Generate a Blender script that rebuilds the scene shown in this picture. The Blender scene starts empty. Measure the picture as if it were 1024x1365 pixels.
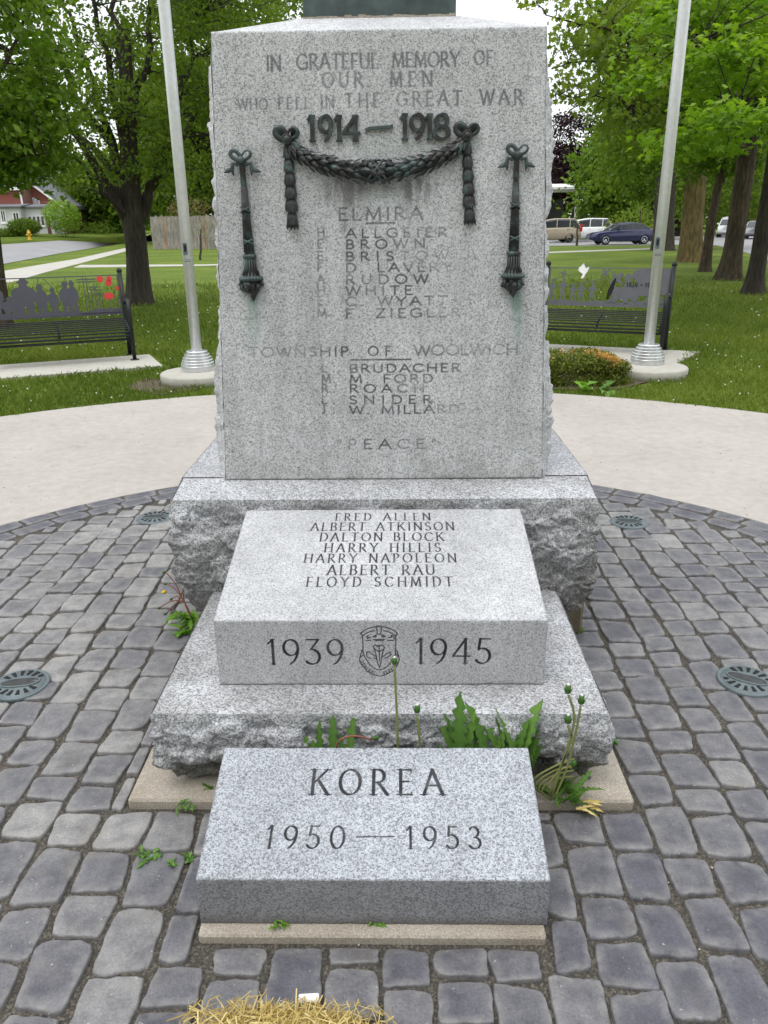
import bpy, math, random
import numpy as np
from math import radians, sin, cos, pi, sqrt
random.seed(7); RNG = np.random.default_rng(7)
scene = bpy.context.scene
COL = scene.collection
# ------------------------------------------------------------------ camera, sky, sun, exposure
CAM_H, PITCH, YAW, ROLL, FPX, IW, IH = 1.6, 20.3, 1.2, -0.7, 1040.0, 1024.0, 1365.0
cam = bpy.data.objects.new('camera', bpy.data.cameras.new('camera'))
COL.objects.link(cam)
def _rx(a): c, s = cos(a), sin(a); return np.array([[1, 0, 0], [0, c, -s], [0, s, c]])
def _rz(a): c, s = cos(a), sin(a); return np.array([[c, -s, 0], [s, c, 0], [0, 0, 1]])
RC = _rz(radians(YAW)) @ _rx(radians(90 - PITCH)) @ _rz(radians(ROLL))
import mathutils
M4 = mathutils.Matrix.Identity(4)
for i in range(3):
    for j in range(3): M4[i][j] = RC[i, j]
M4[2][3] = CAM_H
cam.matrix_world = M4
cam.data.sensor_fit = 'VERTICAL'; cam.data.sensor_height = 36.0
cam.data.lens = FPX / IH * 36.0
cam.data.clip_start = 0.05; cam.data.clip_end = 3000
scene.camera = cam
CP = np.array([0, 0, CAM_H])
def ray(px, py): return RC @ np.array([(px - IW / 2) / FPX, -(py - IH / 2) / FPX, -1.0])
def gz(px, py, z=0.0):                      # survey: where a sight line meets height z
    d = ray(px, py); return CP + d * ((z - CP[2]) / d[2])
def at(px, py, Y):                          # survey: where a sight line meets depth Y
    d = ray(px, py); return CP + d * ((Y - CP[1]) / d[1])

SUN_EL, SUN_AZ = 64.0, 215.0                # azimuth clockwise from +Y: the sun stands behind the viewer, to the left
world = bpy.data.worlds.new("World"); scene.world = world; world.use_nodes = True
nt = world.node_tree; nt.nodes.clear()
out = nt.nodes.new('ShaderNodeOutputWorld'); bg = nt.nodes.new('ShaderNodeBackground')
sky = nt.nodes.new('ShaderNodeTexSky'); sky.sky_type = 'NISHITA'; sky.sun_disc = False
sky.sun_elevation = radians(SUN_EL); sky.sun_rotation = radians(SUN_AZ)
mix = nt.nodes.new('ShaderNodeMixRGB'); mix.inputs[0].default_value = 0.82     # closed cloud cover over the sky
tcw = nt.nodes.new('ShaderNodeTexCoord'); sxw = nt.nodes.new('ShaderNodeSeparateXYZ'); nt.links.new(tcw.outputs['Generated'], sxw.inputs[0])
rmp = nt.nodes.new('ShaderNodeValToRGB'); nt.links.new(sxw.outputs[2], rmp.inputs[0])   # overcast sky: brightest overhead
rmp.color_ramp.elements[0].position = 0.0; rmp.color_ramp.elements[0].color = (0.52, 0.525, 0.535, 1)
rmp.color_ramp.elements[1].position = 1.0; rmp.color_ramp.elements[1].color = (0.97, 0.985, 1.0, 1)
gain = nt.nodes.new('ShaderNodeVectorMath'); gain.operation = 'SCALE'; gain.inputs['Scale'].default_value = 17.0
nt.links.new(rmp.outputs[0], gain.inputs[0]); nt.links.new(gain.outputs[0], mix.inputs[2])
nt.links.new(sky.outputs[0], mix.inputs[1]); nt.links.new(mix.outputs[0], bg.inputs[0])
bg.inputs[1].default_value = 0.1
nt.links.new(bg.outputs[0], out.inputs[0])
sl = bpy.data.lights.new('sun', 'SUN'); sl.energy = 0.8; sl.angle = radians(25); sl.color = (1, 0.96, 0.9)
sun = bpy.data.objects.new('sun', sl); COL.objects.link(sun)
_d = mathutils.Vector((sin(radians(SUN_AZ)) * cos(radians(SUN_EL)), cos(radians(SUN_AZ)) * cos(radians(SUN_EL)), sin(radians(SUN_EL))))
sun.rotation_euler = _d.to_track_quat('Z', 'Y').to_euler()
scene.view_settings.view_transform = 'Standard'; scene.view_settings.look = 'None'
scene.view_settings.exposure = 0.5; scene.view_settings.gamma = 1.0
scene.cycles.max_bounces = 6; scene.cycles.diffuse_bounces = 3; scene.cycles.transparent_max_bounces = 6

# ------------------------------------------------------------------ numeric helpers
def nrm(v):
    v = np.asarray(v, float); n = np.linalg.norm(v, axis=-1, keepdims=True); return v / np.maximum(n, 1e-9)
def _hash(ix, iy, iz, seed):
    h = (ix.astype(np.int64) * 374761393 + iy.astype(np.int64) * 668265263 + iz.astype(np.int64) * 1274126177 + seed * 971215073) & 0xffffffff
    h = ((h ^ (h >> 13)) * 1274126177) & 0xffffffff
    h = ((h ^ (h >> 16)) * 2246822519) & 0xffffffff
    return ((h ^ (h >> 15)) & 0xffffff) / float(0xffffff)
def vnoise(x, y, z, seed=0):
    x, y, z = np.broadcast_arrays(np.asarray(x, float), np.asarray(y, float), np.asarray(z, float))
    fx, fy, fz = np.floor(x), np.floor(y), np.floor(z)
    tx, ty, tz = x - fx, y - fy, z - fz
    tx, ty, tz = tx*tx*(3-2*tx), ty*ty*(3-2*ty), tz*tz*(3-2*tz)
    r = 0
    for a in (0, 1):
        for b in (0, 1):
            for c in (0, 1):
                w = (tx if a else 1-tx) * (ty if b else 1-ty) * (tz if c else 1-tz)
                r = r + w * _hash(fx + a, fy + b, fz + c, seed)
    return r * 2 - 1
def fbm(x, y, z, oct=4, seed=0):
    r = 0; a = 0.5; f = 1.0
    for o in range(oct):
        r = r + a * vnoise(x * f, y * f, z * f, seed + o * 17); a *= 0.5; f *= 2.03
    return r
def facet(x, y, z, seed=0):
    """broken rock: every cell of a jittered lattice is a tilted plane"""
    x, y, z = np.broadcast_arrays(x, y, z); fx, fy, fz = np.floor(x), np.floor(y), np.floor(z)
    best = np.full(x.shape, 9.0); val = np.zeros(x.shape)
    for a in (-1, 0, 1):
        for b in (-1, 0, 1):
            for c in (-1, 0, 1):
                ix, iy, iz = fx + a, fy + b, fz + c
                dx = x - ix - _hash(ix, iy, iz, seed); dy = y - iy - _hash(ix, iy, iz, seed+1); dz = z - iz - _hash(ix, iy, iz, seed+2)
                d = dx*dx + dy*dy + dz*dz; q = d < best; best = np.where(q, d, best)
                pv = (_hash(ix, iy, iz, seed+3)-.5) + dx*(_hash(ix, iy, iz, seed+4)-.5)*1.3 + dy*(_hash(ix, iy, iz, seed+5)-.5)*1.3 + dz*(_hash(ix, iy, iz, seed+6)-.2)*1.3
                val = np.where(q, pv, val)
    return val
def sstep(a, b, x):
    t = np.clip((x - a) / (b - a), 0, 1); return t * t * (3 - 2 * t)

# ------------------------------------------------------------------ object helpers
def link_mesh(name, V, F, mat, parent=None, smooth=True, attrs=None, local=False):
    """V (n,3); F array (m,k) or list of tuples. World coordinates unless local."""
    V = np.asarray(V, np.float32).reshape(-1, 3)
    if parent is not None and not local:
        q = parent
        while q is not None: V = V - np.array(q.location, np.float32); q = q.parent
    me = bpy.data.meshes.new(name)
    if isinstance(F, np.ndarray):
        m, k = F.shape
        me.vertices.add(len(V)); me.vertices.foreach_set('co', V.ravel())
        me.loops.add(m * k); me.loops.foreach_set('vertex_index', F.astype(np.int32).ravel())
        me.polygons.add(m); me.polygons.foreach_set('loop_start', np.arange(0, m * k, k, dtype=np.int32))
        me.update(calc_edges=True)
    else:
        me.from_pydata([tuple(map(float, v)) for v in V], [], [tuple(int(i) for i in f) for f in F]); me.update()
    me.polygons.foreach_set('use_smooth', np.full(len(me.polygons), smooth, bool))
    for an, av in (attrs or {}).items():
        a = me.attributes.new(an, 'FLOAT', 'POINT'); a.data.foreach_set('value', np.asarray(av, np.float32).ravel())
    me.materials.append(mat)
    o = bpy.data.objects.new(name, me); COL.objects.link(o)
    if parent is not None: o.parent = parent
    return o
def thing(name, label, cat, loc=(0, 0, 0), rz=0, group=None):
    o = bpy.data.objects.new(name, None); COL.objects.link(o); o.location = loc; o.rotation_euler = (0, 0, rz)
    o.empty_display_size = 0.1
    return tag(o, label, cat, group)
def tag(o, label, cat, group=None, kind=None):
    o['label'] = label; o['category'] = cat
    if group: o['group'] = group
    if kind: o['kind'] = kind
    return o
def struct(o): o['kind'] = 'structure'; return o
class MB:
    def __init__(s): s.v = []; s.f = []; s.a = []; s.tint = 0.5
    def add(s, V, F):
        n = len(s.v); s.v.extend([tuple(map(float, p)) for p in V]); s.f.extend([tuple(i + n for i in f) for f in F]); s.a.extend([s.tint] * len(V)); return s
    def box(s, x0, x1, y0, y1, z0, z1, b=0.0, M=None):
        if b <= 0:
            V = [(x, y, z) for z in (z0, z1) for y in (y0, y1) for x in (x0, x1)]
            F = [(0, 2, 3, 1), (4, 5, 7, 6), (0, 1, 5, 4), (2, 6, 7, 3), (0, 4, 6, 2), (1, 3, 7, 5)]
        else:                                # chamfered box
            V = []; F = []
            def ring(z, i):
                n = len(V)
                V.extend([(x0+i, y0+i+b, z), (x0+i+b, y0+i, z), (x1-i-b, y0+i, z), (x1-i, y0+i+b, z), (x1-i, y1-i-b, z), (x1-i-b, y1-i, z), (x0+i+b, y1-i, z), (x0+i, y1-i-b, z)])
                return n
            r = [ring(z0, b*.6), ring(z0+b, 0), ring(z1-b, 0), ring(z1, b*.6)]
            for a, c in zip(r, r[1:]):
                F += [(a+k, a+(k+1) % 8, c+(k+1) % 8, c+k) for k in range(8)]
            F.append(tuple(range(r[0]+7, r[0]-1, -1))); F.append(tuple(range(r[3], r[3]+8)))
        if M is not None: V = [tuple(M(np.array(p))) for p in V]
        return s.add(V, F)
    def tube(s, P, R, n=8, caps=True, flat=None):
        P = np.asarray(P, float); m = len(P)
        R = np.full(m, R, float) if np.isscalar(R) else np.asarray(R, float)
        T = np.gradient(P, axis=0); T = nrm(T)
        up = np.array([0, 0, 1.0]) if abs(T[0][2]) < 0.9 else np.array([0, 1.0, 0])
        V = []; u = nrm(np.cross(T[0], up))
        for i in range(m):
            u = nrm(u - T[i] * np.dot(u, T[i])); w = np.cross(T[i], u)
            for k in range(n):
                a = 2 * pi * k / n
                V.append(P[i] + R[i] * (cos(a) * u + sin(a) * w * (flat or 1)))
        F = [(i*n+k, i*n+(k+1) % n, (i+1)*n+(k+1) % n, (i+1)*n+k) for i in range(m-1) for k in range(n)]
        if caps: F += [tuple(range(n-1, -1, -1)), tuple(range((m-1)*n, m*n))]
        return s.add(V, F)
    def lathe(s, prof, O=(0, 0, 0), X=(1, 0, 0), Y=(0, 1, 0), Z=(0, 0, 1), n=24, caps=True, sy=1.0):
        O, X, Y, Z = map(lambda q: np.asarray(q, float), (O, X, Y, Z)); V = []
        for r, z in prof:
            for k in range(n):
                a = 2*pi*k/n; V.append(O + X*r*cos(a) + Y*r*sin(a)*sy + Z*z)
        m = len(prof)
        F = [(i*n+k, i*n+(k+1) % n, (i+1)*n+(k+1) % n, (i+1)*n+k) for i in range(m-1) for k in range(n)]
        if caps: F += [tuple(range(n-1, -1, -1)), tuple(range((m-1)*n, m*n))]
        return s.add(V, F)
    def prism(s, poly, O, X, Y, t, t0=0.0):
        """2-D polygon in frame O,X,Y extruded from t0 to t along X x Y."""
        O, X, Y = map(lambda q: np.asarray(q, float), (O, X, Y)); N = nrm(np.cross(X, Y)); k = len(poly)
        V = [O + X*a + Y*b + N*t0 for a, b in poly] + [O + X*a + Y*b + N*t for a, b in poly]
        F = [tuple(range(k-1, -1, -1)), tuple(range(k, 2*k))] + [(i, (i+1) % k, k+(i+1) % k, k+i) for i in range(k)]
        return s.add(V, F)
    def ball(s, c, r, n=10, m=6, sc=(1, 1, 1)):
        V = []; c = np.asarray(c, float)
        for i in range(m+1):
            t = pi*i/m
            for k in range(n):
                a = 2*pi*k/n; V.append(c + r*np.array([sin(t)*cos(a)*sc[0], sin(t)*sin(a)*sc[1], -cos(t)*sc[2]]))
        F = [(i*n+k, i*n+(k+1) % n, (i+1)*n+(k+1) % n, (i+1)*n+k) for i in range(m) for k in range(n)]
        return s.add(V, F)
    def build(s, name, mat, parent=None, smooth=False, local=False):
        return link_mesh(name, s.v, s.f, mat, parent, smooth, {'tint': s.a}, local)

# ------------------------------------------------------------------ materials
class NM:
    def __init__(s, name, rough=0.8):
        s.m = bpy.data.materials.new(name); s.m.use_nodes = True; s.t = s.m.node_tree; s.p = s.t.nodes['Principled BSDF']
        s.p.inputs['Roughness'].default_value = rough
        s.tc = s.t.nodes.new('ShaderNodeTexCoord'); s.co = s.tc.outputs['Object']
    def n(s, typ, **kw):
        x = s.t.nodes.new(typ)
        for k, v in kw.items():
            if k.startswith('_'): setattr(x, k[1:], v)
            else: x.inputs[k.replace('__', ' ')].default_value = v
        return x
    def l(s, a, b): s.t.links.new(a, b)
    def noise(s, scale, detail=4, rough=0.55, co=None):
        x = s.n('ShaderNodeTexNoise'); x.inputs['Scale'].default_value = scale; x.inputs['Detail'].default_value = detail; x.inputs['Roughness'].default_value = rough
        s.l(co or s.co, x.inputs['Vector']); return x.outputs[0]
    def voro(s, scale, out='Color', co=None, rnd=1.0):
        x = s.n('ShaderNodeTexVoronoi'); x.inputs['Scale'].default_value = scale; x.inputs['Randomness'].default_value = rnd
        s.l(co or s.co, x.inputs['Vector']); return x.outputs[out]
    def ramp(s, fac, stops, interp='LINEAR'):
        x = s.n('ShaderNodeValToRGB'); cr = x.color_ramp; cr.interpolation = interp
        while len(cr.elements) < len(stops): cr.elements.new(0.5)
        for e, (p, c) in zip(cr.elements, stops):
            e.position = p; e.color = (*(c if hasattr(c, '__len__') else (c, c, c)), 1)
        s.l(fac, x.inputs[0]); return x.outputs[0]
    def mixc(s, fac, a, b, mode='MIX'):
        x = s.n('ShaderNodeMixRGB'); x.blend_type = mode
        for i, q in ((0, fac), (1, a), (2, b)):
            if hasattr(q, 'is_linked') or hasattr(q, 'node'): s.l(q, x.inputs[i])
            elif i == 0: x.inputs[0].default_value = q
            else: x.inputs[i].default_value = (*(q if hasattr(q, '__len__') else (q, q, q)), 1)
        return x.outputs[0]
    def attr(s, name):
        x = s.n('ShaderNodeAttribute'); x.attribute_name = name; return x.outputs['Fac']
    def math(s, op, a, b=0.5):
        x = s.n('ShaderNodeMath'); x.operation = op
        for i, q in enumerate((a, b)):
            if hasattr(q, 'node'): s.l(q, x.inputs[i])
            else: x.inputs[i].default_value = q
        return x.outputs[0]
    def col(s, c):
        if hasattr(c, 'node'): s.l(c, s.p.inputs['Base Color'])
        else: s.p.inputs['Base Color'].default_value = (*c, 1)
        return s
    def bump(s, h, strength=0.4, dist=0.01):
        x = s.n('ShaderNodeBump'); x.inputs['Strength'].default_value = strength; x.inputs['Distance'].default_value = dist
        s.l(h, x.inputs['Height']); s.l(x.outputs[0], s.p.inputs['Normal']); return s

def granite(name, dark, mid, light, scale, fr=(0.16, 0.45), ink=(0.04, 0.04, 0.045), rough=0.75, bump=0.25, tint=(1, 1, 1), grime=0.5):
    m = NM(name, rough)
    v = m.math('MULTIPLY', m.voro(scale), 1.0)
    sep = m.n('ShaderNodeSeparateColor'); m.l(m.voro(scale), sep.inputs[0])
    g1 = m.ramp(sep.outputs[0], [(0, dark), (fr[0], mid), (fr[1], mid * 1.25), (fr[1] + .01, light), (0.85, light * 1.08)], 'CONSTANT')
    sep2 = m.n('ShaderNodeSeparateColor'); m.l(m.voro(scale * 2.3), sep2.inputs[0])
    g2 = m.ramp(sep2.outputs[1], [(0, dark * 1.3), (0.2, light * .95), (0.75, light * 1.1)], 'CONSTANT')
    c = m.mixc(0.42, g1, g2)
    big = m.noise(3.0, 5)
    c = m.mixc(1.0, c, m.ramp(big, [(0.3, 0.86), (0.7, 1.08)]), 'MULTIPLY')
    sep3 = m.n('ShaderNodeSeparateColor'); m.l(m.voro(scale * .62), sep3.inputs[0])
    c = m.mixc(m.ramp(sep3.outputs[2], [(0, 0.40), (0.07, 0.0)], 'CONSTANT'), c, dark * 1.1)     # larger mica flecks
    mp = m.n('ShaderNodeMapping'); mp.inputs['Scale'].default_value = (1, 1, .12); m.l(m.co, mp.inputs[0])
    c = m.mixc(1.0, c, m.ramp(m.noise(16, 6, 0.6, mp.outputs[0]), [(0.3, 0.86), (0.62, 1.04)]), 'MULTIPLY')   # rain streaks
    c = m.mixc(1.0, c, tint, 'MULTIPLY')
    c = m.mixc(m.math('MULTIPLY', m.attr('grime'), grime), c, (0.30, 0.28, 0.22), 'MULTIPLY')
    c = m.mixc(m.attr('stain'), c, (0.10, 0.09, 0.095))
    c = m.mixc(m.attr('green'), c, (0.17, 0.27, 0.23))
    c = m.mixc(m.attr('ink'), c, ink)
    m.col(c)
    m.bump(m.noise(scale * .8, 3), bump, 0.003)
    return m.m
G_SHAFT = granite('shaft granite', 0.11, 0.33, 0.62, 300, (0.15, 0.40), ink=(0.05, 0.05, 0.06), tint=(1.02, 1.03, 1.06))
G_ROCK = granite('pitched granite', 0.085, 0.27, 0.62, 230, (0.24, 0.50), bump=0.9, tint=(.96, .975, 1.02), grime=0.9)
G_TOP = granite('names granite', 0.14, 0.37, 0.65, 380, (0.14, 0.40), ink=(0.016, 0.016, 0.02), tint=(.875, .885, .915))
G_KOREA = granite('blue grey granite', 0.10, 0.30, 0.62, 300, (0.20, 0.48), ink=(0.016, 0.016, 0.02), tint=(0.745, 0.785, 0.855))

def mk_bronze():
    m = NM('weathered bronze', 0.5); m.p.inputs['Metallic'].default_value = 0.35
    n = m.noise(28, 5)
    c = m.ramp(n, [(0.35, (0.034, 0.029, 0.028)), (0.52, (0.046, 0.052, 0.052)), (0.7, (0.085, 0.14, 0.13))])
    m.col(c).bump(m.noise(200, 3), 0.3, 0.002); return m.m
BRONZE = mk_bronze()
def mk_patina():
    m = NM('green patina bronze', 0.6); m.p.inputs['Metallic'].default_value = 0.2
    c = m.ramp(m.noise(14, 5), [(0.3, (0.045, 0.06, 0.062)), (0.55, (0.075, 0.105, 0.105)), (0.75, (0.11, 0.16, 0.155))])
    m.col(c).bump(m.noise(150, 3), 0.2, 0.002); return m.m
PATINA = mk_patina()
def mk_sett():
    m = NM('sett stone', 0.5)
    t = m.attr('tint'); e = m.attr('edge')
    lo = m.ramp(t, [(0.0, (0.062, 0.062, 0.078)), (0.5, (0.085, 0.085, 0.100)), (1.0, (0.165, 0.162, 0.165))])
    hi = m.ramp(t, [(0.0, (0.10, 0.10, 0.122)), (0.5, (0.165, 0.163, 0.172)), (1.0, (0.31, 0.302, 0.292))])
    c = m.mixc(m.ramp(m.noise(13, 7, 0.66), [(0.36, 0.0), (0.62, 1.0)]), lo, hi)      # worn pale and dark blue patches
    fine = m.ramp(m.noise(170, 4, 0.75), [(0.3, 0.66), (0.7, 1.28)])
    c = m.mixc(1.0, c, fine, 'MULTIPLY')
    c = m.mixc(m.math('MULTIPLY', e, m.ramp(m.noise(30, 4, 0.6), [(0.3, 0.0), (0.7, 0.6)])), c, (0.31, 0.30, 0.285))
    c = m.mixc(m.ramp(m.noise(5, 5, 0.6), [(0.58, 0.0), (0.75, 0.45)]), c, (0.20, 0.175, 0.135))       # dried silt
    c = m.mixc(m.ramp(m.noise(95, 2, 0.5), [(0.72, 0.0), (0.77, 0.6)]), c, (0.5, 0.5, 0.48))
    m.col(c).bump(m.noise(55, 7, 0.72), 0.75, 0.006); return m.m
SETT = mk_sett()
def mk_mortar():
    m = NM('joint grit', 0.95)
    c = m.ramp(m.noise(3.2, 4), [(0.35, (0.036, 0.033, 0.03)), (0.60, (0.058, 0.051, 0.042)), (0.80, (0.17, 0.13, 0.085))])
    c = m.mixc(0.55, c, m.ramp(m.voro(190), [(0.0, (0.025, 0.022, 0.02)), (0.55, (0.08, 0.07, 0.055)), (1.0, (0.27, 0.24, 0.19))]))
    m.col(c).bump(m.noise(170, 4), 0.9, 0.006); return m.m
MORTAR = mk_mortar()
def mk_concrete(name, a, b, scale=1.0, spk=0.0):
    m = NM(name, 0.85)
    c = m.ramp(m.noise(0.9 * scale, 6, 0.6), [(0.3, a), (0.7, b)])
    c = m.mixc(1.0, c, m.ramp(m.noise(14 * scale, 5, 0.65), [(0.25, 0.84), (0.7, 1.06)]), 'MULTIPLY')
    c = m.mixc(m.ramp(m.noise(2.2 * scale, 7, 0.7), [(0.55, 0.0), (0.72, 0.28)]), c, (0.24, 0.21, 0.18))
    c = m.mixc(1.0, c, m.ramp(m.noise(240, 2), [(0.3, 0.9 - spk), (0.7, 1.06 + spk * .4)]), 'MULTIPLY')
    m.col(c).bump(m.noise(90, 5), 0.25, 0.004); return m.m
PLAZA = mk_concrete('plaza concrete', (0.36, 0.332, 0.30), (0.435, 0.405, 0.37))
SLAB = mk_concrete('slab concrete', (0.40, 0.385, 0.335), (0.48, 0.465, 0.415))
FOOT = mk_concrete('rough footing concrete', (0.36, 0.31, 0.25), (0.52, 0.47, 0.40), 6, 0.3)
BRICKY = mk_concrete('stained stone', (0.11, 0.085, 0.05), (0.24, 0.20, 0.14), 12, 0.3)
WALK = mk_concrete('walk concrete', (0.38, 0.365, 0.32), (0.46, 0.445, 0.40))
ROADM = mk_concrete('worn asphalt', (0.22, 0.22, 0.225), (0.29, 0.285, 0.29), 0.5)
def mk_plain(name, c, rough=0.5, metal=0.0, var=0.12, scale=8, coat=0.0, bump=0.0):
    m = NM(name, rough); m.p.inputs['Metallic'].default_value = metal
    m.col(m.mixc(1.0, c, m.ramp(m.noise(scale, 5), [(0.25, 1 - var), (0.75, 1 + var)]), 'MULTIPLY'))
    if coat: m.p.inputs['Coat Weight'].default_value = coat
    if bump: m.bump(m.noise(scale * 6, 4), bump, 0.004)
    return m.m
def mk_lawn():
    m = NM('lawn soil and thatch', 1.0)
    c = m.ramp(m.noise(0.35, 6, 0.6), [(0.3, (0.075, 0.12, 0.017)), (0.5, (0.11, 0.16, 0.022)), (0.72, (0.165, 0.205, 0.036))])
    c = m.mixc(1.0, c, m.ramp(m.noise(9, 6, 0.75), [(0.25, 0.55), (0.5, 1.0), (0.75, 1.4)]), 'MULTIPLY')
    c = m.mixc(1.0, c, m.ramp(m.noise(60, 3, 0.7), [(0.3, 0.6), (0.7, 1.35)]), 'MULTIPLY')
    m.col(c).bump(m.noise(50, 4), 0.8, 0.03); m.p.inputs['Specular IOR Level'].default_value = 0.15; return m.m
LAWN = mk_lawn()
def mk_leaf(name, c0, c1, c2, trans=0.35, rough=0.5):
    m = NM(name, rough)
    c = m.ramp(m.attr('tint'), [(0.0, c0), (0.5, c1), (1.0, c2)])
    m.col(c); m.p.inputs['Specular IOR Level'].default_value = 0.25
    tr = m.n('ShaderNodeBsdfTranslucent'); m.l(m.mixc(1.0, c, (1.25, 1.35, 0.7), 'MULTIPLY'), tr.inputs[0])
    ms = m.n('ShaderNodeMixShader'); ms.inputs[0].default_value = trans
    m.l(m.p.outputs[0], ms.inputs[1]); m.l(tr.outputs[0], ms.inputs[2])
    m.l(ms.outputs[0], m.t.nodes['Material Output'].inputs[0]); return m.m
LEAF_DK = mk_leaf('dark maple leaf', (0.06, 0.105, 0.012), (0.11, 0.175, 0.018), (0.20, 0.275, 0.032), 0.48)
LEAF_MD = mk_leaf('maple leaf', (0.07, 0.135, 0.014), (0.12, 0.205, 0.02), (0.21, 0.30, 0.035), 0.42)
LEAF_LT = mk_leaf('fresh maple leaf', (0.085, 0.165, 0.012), (0.155, 0.275, 0.02), (0.27, 0.39, 0.035), 0.48)
LEAF_YL = mk_leaf('young yellow green leaf', (0.085, 0.135, 0.014), (0.145, 0.205, 0.024), (0.24, 0.30, 0.04), 0.48)
LEAF_PU = mk_leaf('purple plum leaf', (0.014, 0.007, 0.010), (0.03, 0.012, 0.017), (0.06, 0.024, 0.03), 0.2)
LEAF_LIME = mk_leaf('lime shrub leaf', (0.13, 0.22, 0.025), (0.20, 0.33, 0.035), (0.3, 0.42, 0.06))
LEAF_BOX = mk_leaf('box leaf', (0.07, 0.105, 0.018), (0.14, 0.175, 0.03), (0.26, 0.27, 0.05), 0.3)
LEAF_OR = mk_leaf('orange leaf tip', (0.36, 0.19, 0.05), (0.52, 0.29, 0.08), (0.66, 0.42, 0.15), 0.3)
GRASS = mk_leaf('grass blade', (0.08, 0.125, 0.016), (0.14, 0.195, 0.028), (0.24, 0.275, 0.055), 0.38)
LEAF_BRN = mk_leaf('dull brownish leaf', (0.07, 0.06, 0.02), (0.13, 0.10, 0.035), (0.2, 0.15, 0.055), 0.2)
WEED = mk_leaf('dandelion leaf', (0.07, 0.16, 0.03), (0.11, 0.23, 0.045), (0.17, 0.31, 0.06), 0.25)
WEED_LT = mk_leaf('bright weed leaf', (0.10, 0.22, 0.025), (0.15, 0.31, 0.03), (0.21, 0.38, 0.05), 0.3)
STRAW = mk_leaf('straw', (0.36, 0.25, 0.07), (0.55, 0.42, 0.15), (0.72, 0.60, 0.30), 0.15)
STEM = mk_leaf('flower stalk', (0.16, 0.20, 0.06), (0.23, 0.25, 0.09), (0.30, 0.30, 0.12), 0.1)
RSTEM = mk_leaf('red stalk', (0.16, 0.06, 0.04), (0.25, 0.10, 0.07), (0.33, 0.17, 0.12), 0.1)
def mk_bark(name, a, b, c, sc=1.0):
    m = NM(name, 0.95)
    mp = m.n('ShaderNodeMapping'); mp.inputs['Scale'].default_value = (1, 1, 0.16); m.l(m.co, mp.inputs[0])
    n1 = m.noise(22 * sc, 6, 0.65, mp.outputs[0])
    col = m.ramp(n1, [(0.3, a), (0.5, b), (0.7, c)])
    col = m.mixc(1.0, col, m.ramp(m.noise(1.3, 3), [(0.3, 0.8), (0.7, 1.25)]), 'MULTIPLY')
    m.col(col).bump(n1, 1.0, 0.06); return m.m
BARK = mk_bark('grey brown bark', (0.02, 0.015, 0.009), (0.06, 0.044, 0.026), (0.115, 0.088, 0.054))
BARK_DK = mk_bark('dark bark', (0.018, 0.015, 0.011), (0.042, 0.034, 0.025), (0.075, 0.062, 0.047))
BARK_YL = mk_bark('mossy yellow bark', (0.045, 0.034, 0.014), (0.13, 0.095, 0.035), (0.22, 0.165, 0.065), 0.7)
ALU = NM('brushed aluminium', 0.42); ALU.p.inputs['Metallic'].default_value = 0.35
ALU.col(ALU.ramp(ALU.noise(20, 4), [(0.3, (0.64, 0.65, 0.66)), (0.7, (0.74, 0.75, 0.76))])); ALU = ALU.m
SPUN = mk_plain('spun aluminium', (0.66, 0.67, 0.69), 0.3, 0.8, 0.08, 30)
BLK = mk_plain('black powder coat', (0.008, 0.009, 0.011), 0.55)
PANEL = mk_plain('dark blue grey steel', (0.055, 0.055, 0.072), 0.5)
PANEL2 = mk_plain('grey steel plate', (0.095, 0.098, 0.11), 0.6)
RED = mk_plain('red enamel', (0.55, 0.025, 0.025), 0.45)
HWHITE = mk_plain('house white siding', (0.58, 0.58, 0.57), 0.6, var=0.06)
WHITE = mk_plain('white paint', (0.78, 0.78, 0.77), 0.5, var=0.05)
IRON = mk_plain('grey iron cover', (0.125, 0.155, 0.165), 0.5, 0.3, 0.2, 30, bump=0.2)
HOLE = mk_plain('dark void', (0.008, 0.008, 0.009), 0.9)
GLASS = mk_plain('dark glass', (0.03, 0.035, 0.04), 0.08, 0.0, 0.3, 20)
LENS = NM('lamp lens', 0.45); LENS.col(LENS.ramp(LENS.noise(40, 4), [(0.35, (0.008, 0.01, 0.011)), (0.62, (0.03, 0.034, 0.034)), (0.78, (0.2, 0.2, 0.18))])); LENS = LENS.m
TYRE = mk_plain('tyre rubber', (0.02, 0.02, 0.02), 0.85)
CHROME = mk_plain('alloy rim', (0.6, 0.61, 0.62), 0.3, 0.6)
BLUE = mk_plain('dark blue car paint', (0.012, 0.016, 0.075), 0.3, coat=0.6, var=0.05)
GOLD = mk_plain('gold car paint', (0.33, 0.28, 0.20), 0.35, 0.2, coat=0.5, var=0.05)
CWHITE = mk_plain('white car paint', (0.72, 0.73, 0.74), 0.3, coat=0.5, var=0.03)
SILVER = mk_plain('silver car paint', (0.35, 0.36, 0.38), 0.3, 0.4, coat=0.5, var=0.03)
LAMPR = mk_plain('red lamp lens', (0.4, 0.015, 0.01), 0.2)
LAMPW = mk_plain('clear lamp lens', (0.6, 0.62, 0.64), 0.15)
def mk_brick():
    m = NM('red brick', 0.9)
    x = m.n('ShaderNodeTexBrick'); x.inputs['Scale'].default_value = 6
    x.inputs['Color1'].default_value = (0.26, 0.062, 0.042, 1); x.inputs['Color2'].default_value = (0.20, 0.05, 0.036, 1); x.inputs['Mortar'].default_value = (0.26, 0.16, 0.13, 1)
    mp = m.n('ShaderNodeMapping'); mp.inputs['Rotation'].default_value = (radians(90), 0, 0); m.l(m.co, mp.inputs[0]); m.l(mp.outputs[0], x.inputs[0])
    m.col(x.outputs[0]); return m.m
BRICK = mk_brick()
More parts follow.
